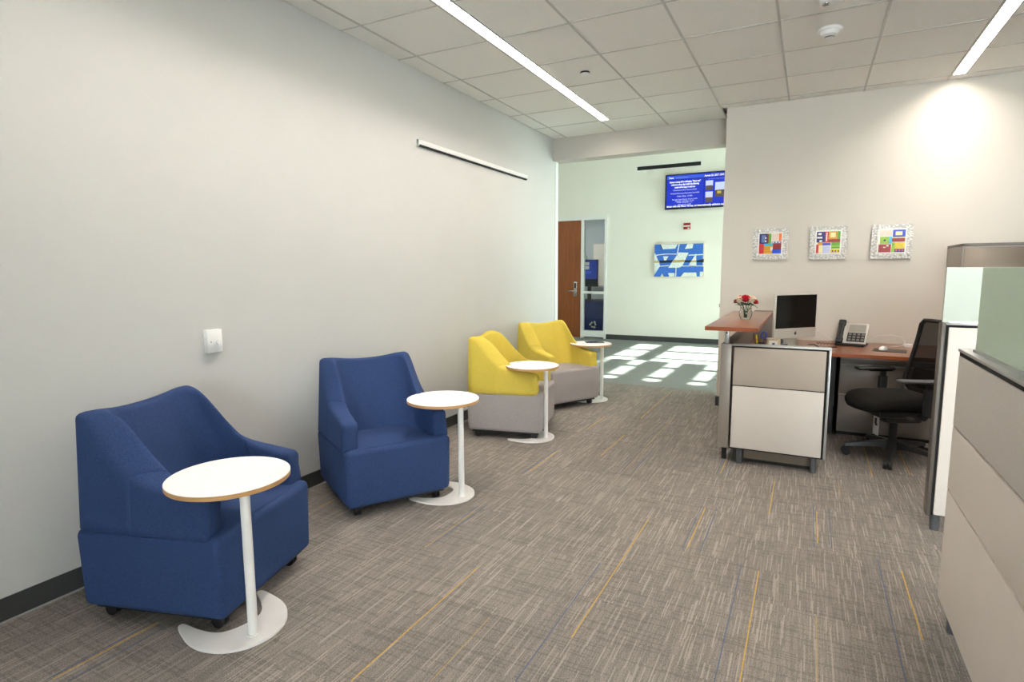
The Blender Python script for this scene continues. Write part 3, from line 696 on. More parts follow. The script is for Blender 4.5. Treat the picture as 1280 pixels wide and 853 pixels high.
ot = thing('office_table', 'dark office table behind the sidelight glass', 'table', (-4.6, 13.0, 0))
part('top', G().box(-5.6, -3.5, 12.70, 13.4, .715, .745), 'table_dark', ot, smooth=None)
for x in (-5.5, -3.6):
    for y in (12.8, 13.3): part('leg', G().box(x-.02, x+.02, y-.02, y+.02, 0, .715), 'table_dark', ot, smooth=None)
part('modesty_panel', G().box(-5.5, -3.6, 13.32, 13.34, .2, .715), 'door_wood', ot, smooth=None)
rb = thing('recycling_bin', 'dark blue recycling bin with a white recycling symbol behind the sidelight', 'recycling bin', (-4.24, 12.05, 0))
g = G(); bx0, bx1, by0, by1 = -4.40, -3.94, 11.9, 12.2
rings = []
for z, k in ((0, .90), (.74, 1.0)):
    cx, cy0 = (bx0+bx1)/2, (by0+by1)/2; hx, hy = (bx1-bx0)/2*k, (by1-by0)/2*k
    rings.append([Vector((cx-hx, cy0-hy, z)), Vector((cx+hx, cy0-hy, z)), Vector((cx+hx, cy0+hy, z)), Vector((cx-hx, cy0+hy, z))])
part('body', g.grid(rings, closed=True, cap0=True), 'bin_blue', rb, smooth=None)
part('rim', G().box(bx0-.012, bx1+.012, by0-.012, by0+.01, .72, .755).box(bx0-.012, bx1+.012, by1-.01, by1+.012, .72, .755).box(bx0-.012, bx0+.01, by0, by1, .72, .755).box(bx1-.01, bx1+.012, by0, by1, .72, .755), 'bin_blue', rb, smooth=None)
for k in range(3):               # three chasing arrows
    a0 = PI/2 + k*2*PI/3; R1 = .062; ctr = Vector((-4.16, by0+.006, .26))
    def P2(r, a): return Vector((ctr.x + r*math.cos(a), 0, ctr.z + r*math.sin(a)))
    A, B = P2(R1, a0+.28), P2(R1, a0+2*PI/3-.62); nrm = (B-A).cross(Vector((0, 1, 0))).normalized()*.016; d = (B-A).normalized()
    pts = [A+nrm, B+nrm, B+nrm*2, B+d*.04, B-nrm*2, B-nrm, A-nrm]
    g = G(); va = [g.b.verts.new((p.x, by0+.002, p.z)) for p in pts]; vb = [g.b.verts.new((p.x, by0+.012, p.z)) for p in pts]
    g.b.faces.new(va); g.b.faces.new(list(reversed(vb)))
    for i in range(7): g.b.faces.new((va[i], vb[i], vb[(i+1) % 7], va[(i+1) % 7]))
    part('recycling_arrow', g, 'paper', rb, smooth=None)

# ------------------------------------------------------------------ three fused-glass art tiles
GC = {'navy': (28, 28, 110), 'blue': (40, 62, 190), 'bright': (30, 84, 220), 'green': (88, 158, 40), 'lime': (150, 190, 40), 'orange': (226, 110, 24), 'red': (204, 30, 22), 'dred': (150, 22, 26), 'amber': (214, 152, 24),
      'yellow': (224, 200, 40), 'cyan': (70, 180, 220), 'white': (236, 234, 228), 'pink': (232, 214, 200), 'cream': (246, 232, 176), 'slate': (100, 120, 170), 'lav': (200, 206, 232)}
for k, v in GC.items(): plain('glass_'+k, srgb(*v), 0.4, var=0.1, scale=60)
def art_tile(x0, x1, z0, z1, label, rects):
    t = thing('art_tile', label, 'wall art', ((x0+x1)/2, YA, z0), group='fused glass art tiles above the desk')
    g = G(); n = 14                       # irregular hammered metal square
    pts = []
    for (ax, az), (bx_, bz) in (((x0, z0), (x1, z0)), ((x1, z0), (x1, z1)), ((x1, z1), (x0, z1)), ((x0, z1), (x0, z0))):
        for k in range(n): pts.append((lerp(ax, bx_, k/n)+random.uniform(-.003, .003), lerp(az, bz, k/n)+random.uniform(-.003, .003)))
    va = [g.b.verts.new((x, YA-.03, z)) for x, z in pts]; vb = [g.b.verts.new((x, YA-.012, z)) for x, z in pts]
    g.b.faces.new(va); g.b.faces.new(list(reversed(vb)))
    for i in range(len(pts)): g.b.faces.new((va[i], vb[i], vb[(i+1) % len(pts)], va[(i+1) % len(pts)]))
    part('metal_plate', g, 'hammered', t, smooth=None)
    part('hanger', G().box((x0+x1)/2-.05, (x0+x1)/2+.05, YA-.012, YA, z0+.1, z1-.1), 'aluminium', t, smooth=None)
    m0, m1 = lerp(x0, x1, .19), lerp(x0, x1, .82); q0, q1 = lerp(z0, z1, .19), lerp(z0, z1, .84)
    part('backing', G().box(m0-.012, m1+.012, YA-.033, YA-.029, q0-.012, q1+.012), 'glass_white', t, smooth=None)
    for (a, b, c, d, m, lay) in rects:      # left, right, top, bottom as fractions of the glass square
        X0, X1 = lerp(m0, m1, a), lerp(m0, m1, b); A, B = lerp(q1, q0, c), lerp(q1, q0, d)
        part('glass_piece', G().box(X0, X1, YA-.034-.003*lay, YA-.033, B, A, .0008, 1), 'glass_'+m, t, smooth=None)
art_tile(-.524, -.207, 1.526, 1.826, 'square silver-edged glass art tile, leftmost of three, orange strip at top right', [
    (0, .36, 0, .50, 'navy', 1), (.10, .28, .08, .44, 'slate', 2), (.26, .32, .18, .26, 'white', 3), (.26, .32, .34, .42, 'white', 3), (.36, .42, 0, .5, 'dred', 1), (.42, .54, 0, .5, 'green', 1), (.56, .86, 0, .38, 'pink', 1), (.88, 1, 0, .38, 'orange', 1), (.56, 1, .40, .50, 'slate', 1),
    (.60, .66, .42, .48, 'white', 2), (.74, .80, .42, .48, 'white', 2), (.88, .94, .42, .48, 'white', 2), (0, .22, .5, 1, 'red', 1), (.08, .14, .70, .78, 'blue', 2), (.22, .62, .50, .62, 'cyan', 1), (.22, .60, .62, 1, 'amber', 1), (.52, .6, .68, .86, 'white', 2), (.62, 1, .5, .80, 'dred', 1), (.60, 1, .80, 1, 'bright', 1)])
art_tile(-.020, .290, 1.521, 1.830, 'square silver-edged glass art tile, middle of three, red and yellow blocks', [
    (0, .36, 0, .5, 'navy', 1), (.06, .2, .06, .16, 'white', 2), (.02, .24, .24, .32, 'white', 2), (.12, .24, .40, .48, 'white', 2), (.36, .5, 0, .5, 'red', 1), (.40, .45, .05, .45, 'white', 2), (.5, .88, 0, .36, 'amber', 1), (.58, .80, .06, .28, 'cream', 2), (.88, 1, 0, .36, 'green', 1), (.5, 1, .36, .5, 'dred', 1),
    (.06, .62, .5, .64, 'amber', 1), (.26, .60, .54, .64, 'blue', 2), (0, .10, .60, 1, 'red', 1), (.12, .26, .64, 1, 'cream', 1), (.28, .60, .66, 1, 'lav', 1), (.64, 1, .5, .80, 'green', 1), (.64, 1, .66, .72, 'lime', 2), (.62, 1, .82, 1, 'yellow', 1), (.68, .74, .88, .95, 'navy', 2), (.80, .86, .88, .95, 'navy', 2), (.92, .98, .88, .95, 'navy', 2)])
art_tile(.483, .798, 1.519, 1.826, 'square silver-edged glass art tile, rightmost of three, blue framed cream block', [
    (.02, .50, 0, .26, 'pink', 1), (.52, 1, 0, .32, 'blue', 1), (.62, .88, .08, .25, 'cream', 2), (.5, 1, .34, .38, 'yellow', 1), (.5, 1, .38, .54, 'dred', 1), (.04, .38, .30, .62, 'lime', 1), (.18, .26, .42, .50, 'navy', 2), (.38, .5, .30, .62, 'cyan', 1), (0, .48, .64, 1, 'dred', 1), (.18, .26, .76, .80, 'white', 2), (.30, .38, .68, .74, 'white', 2),
    (.5, .62, .56, 1, 'lime', 1), (.52, .58, .62, .70, 'green', 2), (.62, 1, .56, .84, 'yellow', 1), (.62, 1, .85, 1, 'navy', 1), (.66, .72, .89, .95, 'orange', 2), (.78, .84, .89, .95, 'orange', 2), (.90, .96, .89, .95, 'orange', 2)])

# ------------------------------------------------------------------ reception desk
PY0 = 4.40
fp = thing('desk_panel', 'low white front panel of the reception desk with a beige fabric band on top', 'partition', (-.15, PY0+.03, 0))
part('core', G().box(-.468, .150, PY0+.008, PY0+.062, .112, .880), 'black_gap', fp, smooth=None)
part('fabric_tile', G().box(-.462, .128, PY0-.004, PY0+.02, .590, .868, .004), 'panel_fabric_warm', fp)
part('laminate_tile', G().box(-.462, .128, PY0-.004, PY0+.02, .122, .584, .004), 'panel_white', fp)
part('top_cap', G().box(-.476, .158, PY0-.004, PY0+.072, .878, .892, .003), 'aluminium', fp)
part('end_trim', G().box(.142, .158, PY0+.002, PY0+.068, .112, .880, .003), 'aluminium', fp)
part('foot', G().cyl((-.40, PY0+.035, 0), (-.40, PY0+.035, .115), .02), 'grey_plastic', fp); part('foot', G().cyl((.085, PY0+.035, 0), (.085, PY0+.035, .115), .02), 'grey_plastic', fp)
spn = thing('desk_panel', 'taupe metal side panel of the reception desk carrying the wooden counter', 'partition', (-.515, 5.2, 0))
part('end_post', G().box(-.552, -.478, PY0-.002, PY0+.03, .112, .890, .004), 'metal_taupe', spn)
part('core', G().box(-.548, -.482, PY0+.03, 6.27, .112, .872), 'panel_fabric_warm', spn, smooth=None)
part('top_cap', G().box(-.552, -.474, PY0+.03, 6.27, .872, .886, .003), 'metal_taupe', spn)
part('foot', G().cyl((-.515, 4.50, 0), (-.515, 4.50, .115), .018), 'black_plastic', spn); part('foot', G().cyl((-.515, 6.1, 0), (-.515, 6.1, .115), .018), 'black_plastic', spn)
ct = thing('counter', 'narrow raised cherry wood transaction counter at the left of the desk', 'counter', (-.47, 5.08, .886))
part('top', G().box(-.645, -.298, 4.24, 5.98, .998, 1.027, .003), 'cherry', ct)
part('edge_band', G().box(-.646, -.297, 4.2375, 4.2405, .9985, 1.0255).box(-.2985, -.2965, 4.24, 5.98, .9985, 1.0255).box(-.6465, -.6445, 4.24, 5.98, .9985, 1.0255), 'cherry_edge', ct, smooth=None)
for y in (4.46, 5.85):
    br = part('bracket', G().box(-.535, -.505, y-.02, y+.02, .886, .990, .003).box(-.58, -.38, y-.03, y+.03, .990, .998), 'aluminium', ct)
    part('screw', G().cyl((-.52, y-.0215, .965), (-.52, y-.018, .965), .007, n=10), 'dark_plastic', br)
gp = thing('desk_panel', 'shade-toned grey fabric end panel against the wall under the far end of the counter', 'partition', (-.38, 6.22, 0))
part('fabric_tile', G().box(-.478, -.19, 6.19, 6.26, .75, 1.022, .004), 'panel_fabric_shaded', gp)
part('core', G().box(-.478, -.20, 6.20, 6.26, .0, .75), 'metal_taupe', gp, smooth=None)
DZ = .74
wt = thing('worktop', 'L-shaped cherry wood desk worktop along the warm wall', 'desk', (.3, 5.8, 0))
part('top', G().prism([(-.472, PY0+.075), (.14, PY0+.075), (.14, 5.36), (1.03, 5.36), (1.03, 6.185), (-.472, 6.185)], DZ-.03, DZ), 'cherry', wt, smooth=None)
part('edge_band', G().box(.138, 1.03, 5.357, 5.3605, DZ-.0295, DZ-.0005).box(.1395, .1425, PY0+.08, 5.36, DZ-.0295, DZ-.0005), 'cherry_edge', wt, smooth=None)
part('rear_edge', G().box(-.2, 1.05, 6.185, 6.27, DZ-.03, DZ), 'cherry', wt, smooth=None)
part('leg_panel', G().box(.205, .235, 5.60, 6.2, 0, DZ-.03), 'dark_plastic', wt, smooth=None)
fc = thing('filing_cabinet', 'wide taupe metal filing cabinet with drawers under the desk worktop', 'filing cabinet', (.65, 5.9, 0))
FY = 5.60
part('body', G().box(.268, 1.03, FY+.02, 6.18, .03, DZ-.04), 'metal_taupe', fc, smooth=None)
part('plinth', G().box(.275, 1.02, FY+.03, 6.15, 0, .03), 'black_plastic', fc, smooth=None)
for (z0, z1) in ((.05, .365), (.378, .628)):
    dr = part('drawer', G().box(.268, 1.03, FY, FY+.02, z0, z1, .003), 'metal_taupe', fc); part('pull_lip', G().box(.268, 1.03, FY-.012, FY+.004, z1-.012, z1, .002), 'aluminium', dr)
dr = part('drawer', G().box(.268, 1.03, FY, FY+.02, .640, DZ-.042, .003), 'metal_taupe', fc); part('pull_lip', G().box(.268, 1.03, FY-.012, FY+.004, .668, .676, .002), 'aluminium', dr)
pd = thing('pedestal', 'taupe metal pedestal cabinet behind the front panel of the desk', 'cabinet', (-.15, 4.75, 0))
part('body', G().box(-.375, .105, 4.49, 5.05, .025, DZ-.04), 'metal_tower', pd, smooth=None)
part('plinth', G().box(-.37, .10, 4.50, 5.04, 0, .025), 'black_plastic', pd, smooth=None)
for z0, z1 in ((.03, .22), (.23, .42), (.43, .69)): part('drawer', G().box(.105, .125, 4.495, 5.045, z0, z1, .003), 'metal_taupe', pd)
bn = thing('waste_bin', 'blue waste bin in the dark under the desk corner', 'waste bin', (.06, 5.80, 0))
part('body', G().lathe([(0, .01), (.11, .01), (.125, .42), (.130, .42), (.130, .43), (.118, .43), (.105, .02), (0, .02)]), 'bin_blue', bn, world=False, smooth=40)
part('liner', G().lathe([(.127, .40), (.134, .40), (.134, .434), (.116, .434), (.116, .40)]), 'scissor_blue', bn, world=False, smooth=40)
tw = thing('tower_cabinet', 'tall taupe metal storage cabinet against the warm wall behind the glass screens', 'cabinet', (1.45, 5.95, 0))
part('body', G().box(1.062, 1.86, 5.70, 6.27, .03, 1.60), 'metal_taupe', tw, smooth=None)
part('top', G().box(1.058, 1.864, 5.675, 6.27, 1.60, 1.622, .002), 'metal_bronze', tw)
for a, b in ((1.068, 1.455), (1.465, 1.855)):
    dd = part('door', G().box(a, b, 5.682, 5.70, .05, 1.592, .002), 'metal_tower', tw); part('handle', G().box((b-.04 if a < 1.2 else a+.025), (b-.025 if a < 1.2 else a+.04), 5.66, 5.682, .85, 1.05, .003), 'aluminium', dd)
part('plinth', G().box(1.07, 1.85, 5.72, 6.25, 0, .03), 'black_plastic', tw, smooth=None)

# computer
L_, R_ = Vector((-.253, 5.42)), Vector((.0734, 5.78)); mid = (L_+R_)/2; ang = math.atan2(R_.y-L_.y, R_.x-L_.x)
ic = thing('computer', 'silver all-in-one computer with a black screen on the desk', 'computer', (mid.x, mid.y, DZ), ang)
W2 = .2425; SB, ST = .085, .478
tl_ = Matrix.Rotation(math.radians(-4), 4, 'X')
part('case', G().box(-W2, W2, 0, .028, SB, ST, .011, 3), 'imac_alu', ic, world=False)
part('rear_shell', G().box(-W2+.03, W2-.03, .026, .05, SB+.03, ST-.04, .015, 2), 'imac_side', ic, world=False)
part('screen', G().box(-W2+.014, W2-.014, -.0015, .002, SB+.090, ST-.014, .001, 1), 'screen_off', ic, world=False)
lg = part('logo', G().lathe([(0, 0), (.0125, 0), (.0125, .0015), (0, .0015)], n=20, mat=Matrix.Translation((0, .0005, SB+.043)) @ Matrix.Rotation(PI/2, 4, 'X') @ Matrix.Diagonal((.9, 1.05, 1, 1))), 'logo_dark', ic, world=False)
part('logo_leaf', G().sph((.004, -.0008, SB+.0605), .0055, .5, .12, 1, 10, Matrix.Rotation(math.radians(35), 3, 'Y')), 'logo_dark', lg, world=False)
part('stand', G().box(-.085, .085, .055, .062, .004, .22, .002).box(-.085, .085, .028, .06, .20, .22, .002), 'imac_alu', ic, world=False)
part('foot', G().box(-.095, .095, -.085, .085, 0, .007, .003), 'imac_alu', ic, world=False)
kb = thing('keyboard', 'thin white keyboard and papers edge in front of the computer', 'keyboard', (.03, 5.47, DZ), ang)
part('tray', G().box(-.19, .19, -.06, .06, 0, .012, .004), 'white_plastic', kb, world=False)
for r in range(4): part('key_row', G().box(-.18, .18, -.05+.026*r, -.05+.026*r+.021, .012, .016, .001, 1), 'white_plastic', kb, world=False)
pp = thing('paper_sheet', 'white sheet of paper lying on the desk by the front panel', 'paper', (-.12, 5.30, DZ), .25)
part('sheet', G().box(-.11, .11, -.15, .15, .0, .002), 'paper', pp, world=False, smooth=None)
tag(part('cable', G().tube([(.02, 5.72, DZ+.02), (.06, 5.66, DZ+.03), (.10, 5.64, DZ+.012), (.16, 5.70, DZ+.006), (.24, 5.74, DZ+.006)], .004), 'black_plastic', None), 'black cable running from the computer to the telephone', 'cable')
# items under the counter
pc = thing('pen_holder', 'wire pen holder with blue scissors and a yellow marker under the counter', 'pen holder', (-.33, 4.98, DZ))
part('cup', G().lathe([(0, 0), (.04, 0), (.042, .10), (.039, .10), (.037, .004), (0, .004)], n=24), 'dark_plastic', pc, world=False, smooth=40)
part('marker', G().cyl((-.012, 0, .006), (-.03, .0, .165), .007), 'marker_yellow', pc, world=False)
s_ = part('scissors', G().cyl((.012, 0, .006), (.022, 0, .14), .005, n=8), 'chrome', pc, world=False)
part('scissor_handle', G().tube([(.026+.018*math.cos(a*PI/6), .0, .165+.026*math.sin(a*PI/6)) for a in range(13)], .005), 'scissor_blue', s_, world=False)
pf = thing('photo_box', 'small tan box with a white picture on its face under the counter', 'box', (-.235, 5.10, DZ), .15)
part('box', G().box(-.05, .05, 0, .07, 0, .125, .002), 'canvas_edge', pf, world=False)
p_ = part('picture', G().box(-.035, .03, -.002, 0, .015, .11), 'paper', pf, world=False, smooth=None); part('figure', G().box(-.012, .008, -.003, -.002, .03, .09), 'bin_blue', p_, world=False, smooth=None)
bx = thing('speaker_box', 'black cube-shaped desk organiser between the box and the computer', 'organiser', (-.24, 5.62, DZ), .1)
part('body', G().box(-.055, .055, -.05, .05, 0, .075, .006), 'black_plastic', bx, world=False); part('tray', G().box(-.06, .09, -.09, -.05, 0, .035, .004), 'dark_plastic', bx, world=False)
# telephone
ph = thing('telephone', 'black and silver desk telephone with its handset on the left', 'telephone', (.36, 6.00, DZ), math.radians(-14))
tilt = Matrix.Translation((0, 0, .062)) @ Matrix.Rotation(math.radians(55), 4, 'X')
part('base', G().box(-.11, .12, -.10, .09, 0, .022, .006).box(-.06, .08, .02, .09, .02, .12, .006), 'black_plastic', ph, world=False)
fcx = part('face', G().box(-.045, .125, -.06, .15, 0, .022, .006, 2, tilt), 'phone_grey', ph, world=False)
part('display', G().box(-.028, .108, .055, .132, .022, .025, 0, 1, tilt), 'phone_screen', fcx, world=False, smooth=None)
part('key_field', G().box(-.030, .110, -.045, .048, .022, .024, 0, 1, tilt), 'black_plastic', fcx, world=False, smooth=None)
for r in range(3):
    for c in range(4): part('key', G().box(-.02+.034*c, .003+.034*c, -.035+.028*r, -.017+.028*r, .024, .028, .002, 1, tilt), 'phone_key', fcx, world=False)
part('cradle', G().box(-.125, -.045, -.06, .15, -.004, .02, .006, 2, tilt), 'phone_grey', ph, world=False)
hs = part('handset', G().box(-.115, -.055, -.075, -.015, .018, .055, .014, 3, tilt).box(-.115, -.055, .105, .17, .018, .055, .014, 3, tilt).box(-.110, -.060, -.05, .14, .034, .06, .012, 3, tilt), 'black_plastic', ph, world=False)
part('cord', G().tube([(-.085, -.10, .015)] + [(-.12-.009*k + .0, -.11 + .008*math.cos(k*2.2), .012+.008*math.sin(k*2.2)) for k in range(16)], .003, 6), 'black_plastic', ph, world=False)
mp = thing('mouse_pad', 'black mouse pad on the right part of the desk', 'mouse pad', (.63, 5.72, DZ), math.radians(-8))
part('pad', G().box(-.12, .12, -.10, .10, 0, .004, .001, 1), 'black_plastic', mp, world=False)
ms = thing('mouse', 'white oval computer mouse on the black mouse pad', 'mouse', (.585, 5.74, DZ+.004), math.radians(70))
part('shell', G().sph((0, 0, .004), .055, 1, .56, .5, 20), 'white_plastic', ms, world=False, smooth=60)
part('ball', G().sph((.025, 0, .029), .005), 'grey_plastic', ms, world=False, smooth=60)
tag(part('cable', G().tube([(.44, 6.10, DZ+.01), (.50, 6.16, DZ+.03), (.58, 6.20, DZ+.075), (.68, 6.20, DZ+.088), (.76, 6.18, DZ+.075), (.79, 6.14, DZ+.04), (.76, 6.06, DZ+.008), (.70, 5.98, DZ+.005), (.62, 5.90, DZ+.005)], .0032), 'cable_white', None), 'white cable looping up against the wall behind the mouse', 'cable')
tag(part('cable', G().tube([(.05, 6.0, DZ+.14), (.14, 6.05, DZ+.09), (.22, 6.08, DZ+.03), (.235, 6.12, DZ+.006)], .003), 'cable_white', None), 'white cable sloping down from behind the computer to the telephone', 'cable')
ad = thing('wall_plug', 'small white power adapter lying at the right end of the desk', 'adapter', (.80, 6.05, DZ))
part('body', G().box(-.03, .03, -.02, .02, 0, .03, .005), 'white_plastic', ad, world=False); part('prong', G().box(.03, .045, -.008, .008, .012, .018), 'chrome', ad, world=False, smooth=None)

# vase of roses on the counter
VX, VY, VZ = -.447, 4.98, 1.027
vs = thing('vase', 'small clear glass vase holding the roses on the wooden counter', 'vase', (VX, VY, VZ))
part('glass', G().lathe([(0, 0), (.036, 0), (.040, .004), (.050, .035), (.050, .060), (.040, .082), (.046, .095), (.043, .095), (.037, .082), (.046, .060), (.046, .035), (.036, .012), (0, .010)], n=32), 'vase_glass', vs, world=False, smooth=60)
def rose(dx, dy, z, r, mat, label, tilt_):
    o = thing('rose', label, 'rose', (VX, VY, VZ), group='roses in the glass vase')
    top = Vector((dx, dy, z)); d = (top - Vector((0, 0, .06))).normalized(); q = d.to_track_quat('Z', 'Y').to_matrix().to_4x4()
    g = G()
    for ring, (n, rad, h) in enumerate(((3, .30, 1.15), (4, .62, 1.0), (5, .95, .72))):     # petals wrapped in three rounds
        for k in range(n):
            a0 = 2*PI*k/n + ring*.5; span = 2*PI/n*.75; rows = []
            for j in range(5):
                v = j/4; rr_ = r*rad*(.35 + .65*math.sin(v*PI*.55)) ; zz = r*(-.55 + h*1.35*v)
                if j == 4: rr_ *= 1.10 + .12*ring; zz -= r*.05
                rows.append([Vector((rr_*math.cos(a0+span*(i/4-.5)*1.5), rr_*math.sin(a0+span*(i/4-.5)*1.5), zz - r*.12*abs(i/4-.5)*v)) for i in range(5)])
            g.grid(rows)
    g.sph((0, 0, r*.05), r*.55, 1, 1, 1.1, 10)
    bmesh.ops.transform(g.b, matrix=Matrix.Translation(top) @ q, verts=g.b.verts[:])
    part('bloom', g, mat, o, world=False, smooth=60)
    part('stem', G().tube([(dx*.12, dy*.12, .014), (dx*.2, dy*.2, .07), (dx*.65, dy*.65, lerp(.07, z, .65)), tuple(top - d*r*.5)], .0028, 6), 'leaf_green', o, world=False, smooth=60)
    return o
def leafg(p, d, L, wd):
    p = Vector(p); d = Vector(d).normalized(); s_ = d.cross(Vector((0, 0, 1))).normalized(); up = s_.cross(d); rows = []
    for k in range(6):
        v = k/5; ww = wd*math.sin(PI*min(.97, v*.92+.05)); c = p + d*L*v - up*L*.25*v*v
        rows.append([c - s_*ww + up*ww*.3, c, c + s_*ww + up*ww*.3])
    return G().grid(rows)
ROS = [(-.005, -.035, .205, .036, 'rose_red', 'big bright red rose in the centre of the vase'), (-.068, -.01, .195, .032, 'rose_cream', 'cream white rose on the left of the bouquet'), (.062, -.015, .200, .032, 'rose_cream', 'cream white rose on the right of the bouquet'),
       (-.108, -.005, .178, .020, 'rose_dark', 'dark red rose bud at the far left of the bouquet'), (.100, -.01, .175, .022, 'rose_red', 'small red rose at the far right of the bouquet'), (.02, .05, .205, .030, 'rose_cream', 'cream rose at the back of the bouquet'), (-.07, .045, .215, .02, 'rose_red', 'small red rose peeking out at the back left of the bouquet')]
for k, (dx, dy, z, r, m, lb) in enumerate(ROS):
    dx *= .70; dy *= .8; z = .095 + (z-.118)*.78; r *= 1.05
    o = rose(dx, dy, z, r, m, lb, 0)
    for q in range(3):
        a = k*1.7 + q*2.1; part('leaf', leafg((dx*.5, dy*.5, lerp(.08, z, .45)), (math.cos(a), math.sin(a)*.8-.2, .35), .05, .016), 'leaf_green', o, world=False, smooth=60)
    if k == 4: part('leaf', leafg((.045, -.02, .115), (.6, -.2, -.15), .06, .010), 'leaf_green', o, world=False, smooth=60)

# ------------------------------------------------------------------ office chair (local +x is forward)
oc = thing('office_chair', 'black mesh-back office chair on castors, pulled up to the desk', 'office chair', (.617, 5.06, 0), math.radians(203))
part('hub', G().cyl((0, 0, .075), (0, 0, .145), .045, .032), 'dark_plastic', oc, world=False, smooth=40)
part('gas_column', G().cyl((0, 0, .14), (0, 0, .30), .027).cyl((0, 0, .28), (0, 0, .40), .017), 'dark_plastic', oc, world=False, smooth=40)
for k in range(5):
    a = math.radians(72*k - 15); ca, sa = math.cos(a), math.sin(a)
    rows = []
    for v, hw, zt, zb in ((.03, .036, .140, .085), (.12, .030, .128, .090), (.24, .023, .108, .078), (.318, .018, .092, .070)):
        c = Vector((ca*v, sa*v, 0)); s_ = Vector((-sa, ca, 0))*hw
        rows.append([c-s_+Vector((0, 0, zb)), c-s_*.8+Vector((0, 0, zt)), c+s_*.8+Vector((0, 0, zt)), c+s_+Vector((0, 0, zb))])
    lg = part('leg', G().grid(rows, closed=True, cap0=True, cap1=True), 'dark_plastic', oc, world=False, smooth=40)
    p = Vector((ca*.308, sa*.308, .03)); s_ = Vector((-sa, ca, 0)); rd = Vector((ca, sa, 0))
    part('caster', G().cyl(p-s_*.028, p-s_*.006, .03, n=18).cyl(p+s_*.006, p+s_*.028, .03, n=18).cyl(p-s_*.008, p+s_*.008, .012, n=10).cyl(p, p+Vector((0, 0, .05)), .008, n=8).sph(p+Vector((0, 0, .012)), .031, .7, .7, .9, 10), 'black_plastic', lg, world=False, smooth=40)
part('mechanism', G().box(-.15, .12, -.10, .10, .29, .37, .025).box(-.10, .02, -.15, .15, .375, .40, .008), 'dark_plastic', oc, world=False)
part('lever', G().cyl((.02, .08, .375), (.02, .21, .365), .006).box(.0, .04, .20, .25, .355, .372, .006), 'grey_plastic', oc, world=False)
g = G(); rows = []
for i in range(17):                            # upholstered seat with a waterfall front
    v = i/16; x = lerp(-.225, .31, v); hw = .25*(1-.0*v)*math.sqrt(max(.12, 1-abs(2*v-1)**6)); row = []
    zc = .452 - .045*max(0, (v-.7)/.3)**2 + .006*(1-v); th_ = .076*math.sqrt(max(.08, 1-abs(2*v-1)**5))
    for k in range(28):
        a = 2*PI*k/28; c, s_ = math.cos(a), math.sin(a)
        row.append(Vector((x, hw*math.copysign(abs(c)**.55, c), zc + th_*.75*math.copysign(abs(s_)**.75, s_))))
    rows.append(row)
part('seat', g.grid(rows, closed=True, cap0=True, cap1=True), 'fabric_black', oc, world=False, smooth=70)
part('seat_pan', G().box(-.20, .22, -.20, .20, .355, .405, .02), 'black_plastic', oc, world=False)
# backrest: frame loop with a knit mesh
def backpt(u, v):                              # u -1..1 across, v 0..1 up
    hw = lerp(.225, .195, v) if v > .25 else lerp(.19, .225, v/.25); z = lerp(.475, 1.035, v)
    x = -.205 - .055*math.sin(v*PI*.9)*.5 - .12*max(0, v-.25)**1.2 + .035*u*u
    return Vector((x, u*hw, z))
rows = [[backpt(lerp(-.96, .96, i/14), lerp(.02, .98, j/16)) for i in range(15)] for j in range(17)]
mb = part('back_mesh', G().grid(rows), 'knit_mesh', oc, world=False, smooth=70)
loop = [backpt(-1+.0, lerp(.06, .94, k/12)) for k in range(13)] + [backpt(lerp(-.9, .9, k/10), 1.0) for k in range(11)] + [backpt(1, lerp(.94, .06, k/12)) for k in range(13)] + [backpt(lerp(.9, -.9, k/10), 0) for k in range(11)]
loop.append(loop[0])
part('back_frame', G().tube(loop, .016, 8), 'black_plastic', oc, world=False, smooth=60)
rows = [[backpt(lerp(-.9, .9, i/10), lerp(.08, .34, j/6)) + Vector((-.03, 0, 0)) for i in range(11)] for j in range(7)]
part('lumbar_panel', G().grid(rows), 'black_plastic', oc, world=False, smooth=70)
part('back_support', G().tube([(-.10, 0, .385), (-.24, 0, .40), (-.30, 0, .46), (-.31, 0, .60), (-.325, 0, .72)], .02, 10, [.028, .026, .024, .02, .014]), 'dark_plastic', oc, world=False, smooth=60)
for s_ in (-1, 1):
    y = s_*.285
    ar = part('armrest', G().tube([(-.06, s_*.15, .375), (-.06, s_*.25, .37), (-.06, s_*.283, .405), (-.055, y, .48)], .019, 10), 'dark_plastic', oc, world=False, smooth=60)
    part('arm_post', G().box(-.085, -.025, y-.019, y+.019, .40, .585, .010, 3), 'dark_plastic', ar, world=False)
    part('arm_slider', G().box(-.075, -.035, y-.012, y+.012, .57, .628, .006).box(-.12, .05, y-.016, y+.016, .620, .632, .005), 'black_plastic', ar, world=False)
    part('arm_pad', G().box(-.13, .15, y-.040, y+.040, .632, .654, .010, 3), 'grey_plastic' if s_ > 0 else 'black_plastic', ar, world=False)
tg = part('hang_tag', G().box(.158, .162, -.035+.06, .035+.06, .20, .345), 'tag_white', oc, world=False, smooth=None, label='white hanging tag with a black mark')
part('tag_mark', G().box(.162, .163, .045, .07, .28, .325).box(.162, .163, .05, .08, .27, .285), 'black_plastic', tg, world=False, smooth=None)
part('tag_string', G().cyl((.16, .06, .345), (.16, .06, .40), .0015, n=6), 'tag_white', tg, world=False)

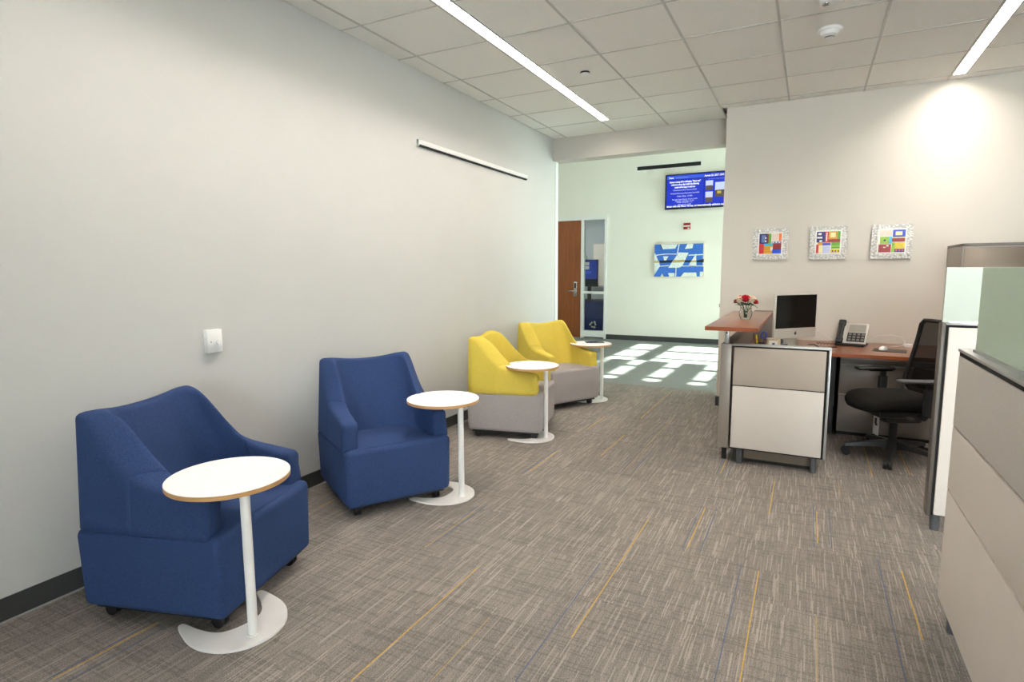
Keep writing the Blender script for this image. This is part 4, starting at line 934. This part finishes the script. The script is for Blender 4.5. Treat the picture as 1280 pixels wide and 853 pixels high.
# ------------------------------------------------------------------ cubicle partitions on the right
PX = .525; PT = 1.118
np_ = thing('cubicle_panel', 'near cubicle partition with fabric band and white panels, running towards the camera', 'partition', (.56, 1.6, 0))
YE0, YE1 = .35, 2.735
part('core', G().box(PX+.008, PX+.075, YE0, YE1, .105, PT-.012), 'metal_bronze', np_, smooth=None)
for y0, y1 in ((1.52, YE1-.006), (YE0, 1.512)):
    for z0, z1, m in ((.818, PT-.028, 'panel_fabric'), (.562, .810, 'panel_white'), (.108, .554, 'panel_white')):
        part('fabric_tile' if m == 'panel_fabric' else 'laminate_tile', G().box(PX, PX+.02, y0, y1, z0, z1, .004), m, np_)
part('top_rail', G().box(PX-.003, PX+.085, YE0, YE1+.004, PT-.012, PT, .003), 'aluminium', np_)
part('shadow_gap', G().box(PX+.003, PX+.08, YE0, YE1-.004, PT-.027, PT-.012), 'black_gap', np_, smooth=None)
part('end_trim', G().box(PX+.004, PX+.080, YE1-.004, YE1+.006, .105, PT-.012, .002), 'metal_taupe', np_)
part('foot', G().cyl((PX+.045, 2.66, 0), (PX+.045, 2.66, .108), .022, .026), 'grey_plastic', np_); part('foot', G().cyl((PX+.045, .5, 0), (PX+.045, .5, .108), .022, .026), 'grey_plastic', np_)
gs = thing('glass_screen', 'frosted green glass screen standing on the near cubicle partition', 'glass screen', (.57, 1.6, PT))
part('pane', G().box(PX+.034, PX+.046, YE0, 2.66, PT, 1.426, .002, 1), 'frosted', gs); part('bottom_rail', G().box(PX+.022, PX+.058, YE0, 2.64, PT, PT+.008), 'aluminium', gs, smooth=None)
SY = 3.70
s2_ = thing('cubicle_panel', 'white cubicle partition facing the camera beside the office chair', 'partition', (1.3, SY+.04, 0))
part('end_post', G().box(.628, .646, SY-.004, SY+.076, .085, 1.140, .003), 'metal_bronze', s2_)
part('core', G().box(.646, 2.4, SY+.008, SY+.066, .09, 1.128), 'black_gap', s2_, smooth=None)
for a, b in ((.660, 1.52), (1.53, 2.395)): part('laminate_tile', G().box(a, b, SY-.006, SY+.02, .095, 1.118, .004), 'panel_white', s2_)
part('top_rail', G().box(.646, 2.4, SY-.004, SY+.076, 1.130, 1.142, .003), 'aluminium', s2_)
part('foot', G().cyl((.675, SY+.035, 0), (.675, SY+.035, .095), .022, .026), 'grey_plastic', s2_); part('foot', G().cyl((2.3, SY+.035, 0), (2.3, SY+.035, .095), .022, .026), 'grey_plastic', s2_)
gs = thing('glass_screen', 'frosted grey glass screen on the farther cubicle partition', 'glass screen', (1.3, SY+.036, 1.142))
part('pane', G().box(.634, 2.4, SY+.030, SY+.042, 1.142, 1.430, .002, 1), 'frosted', gs); part('bottom_rail', G().box(.66, 2.38, SY+.020, SY+.052, 1.142, 1.150), 'aluminium', gs, smooth=None)
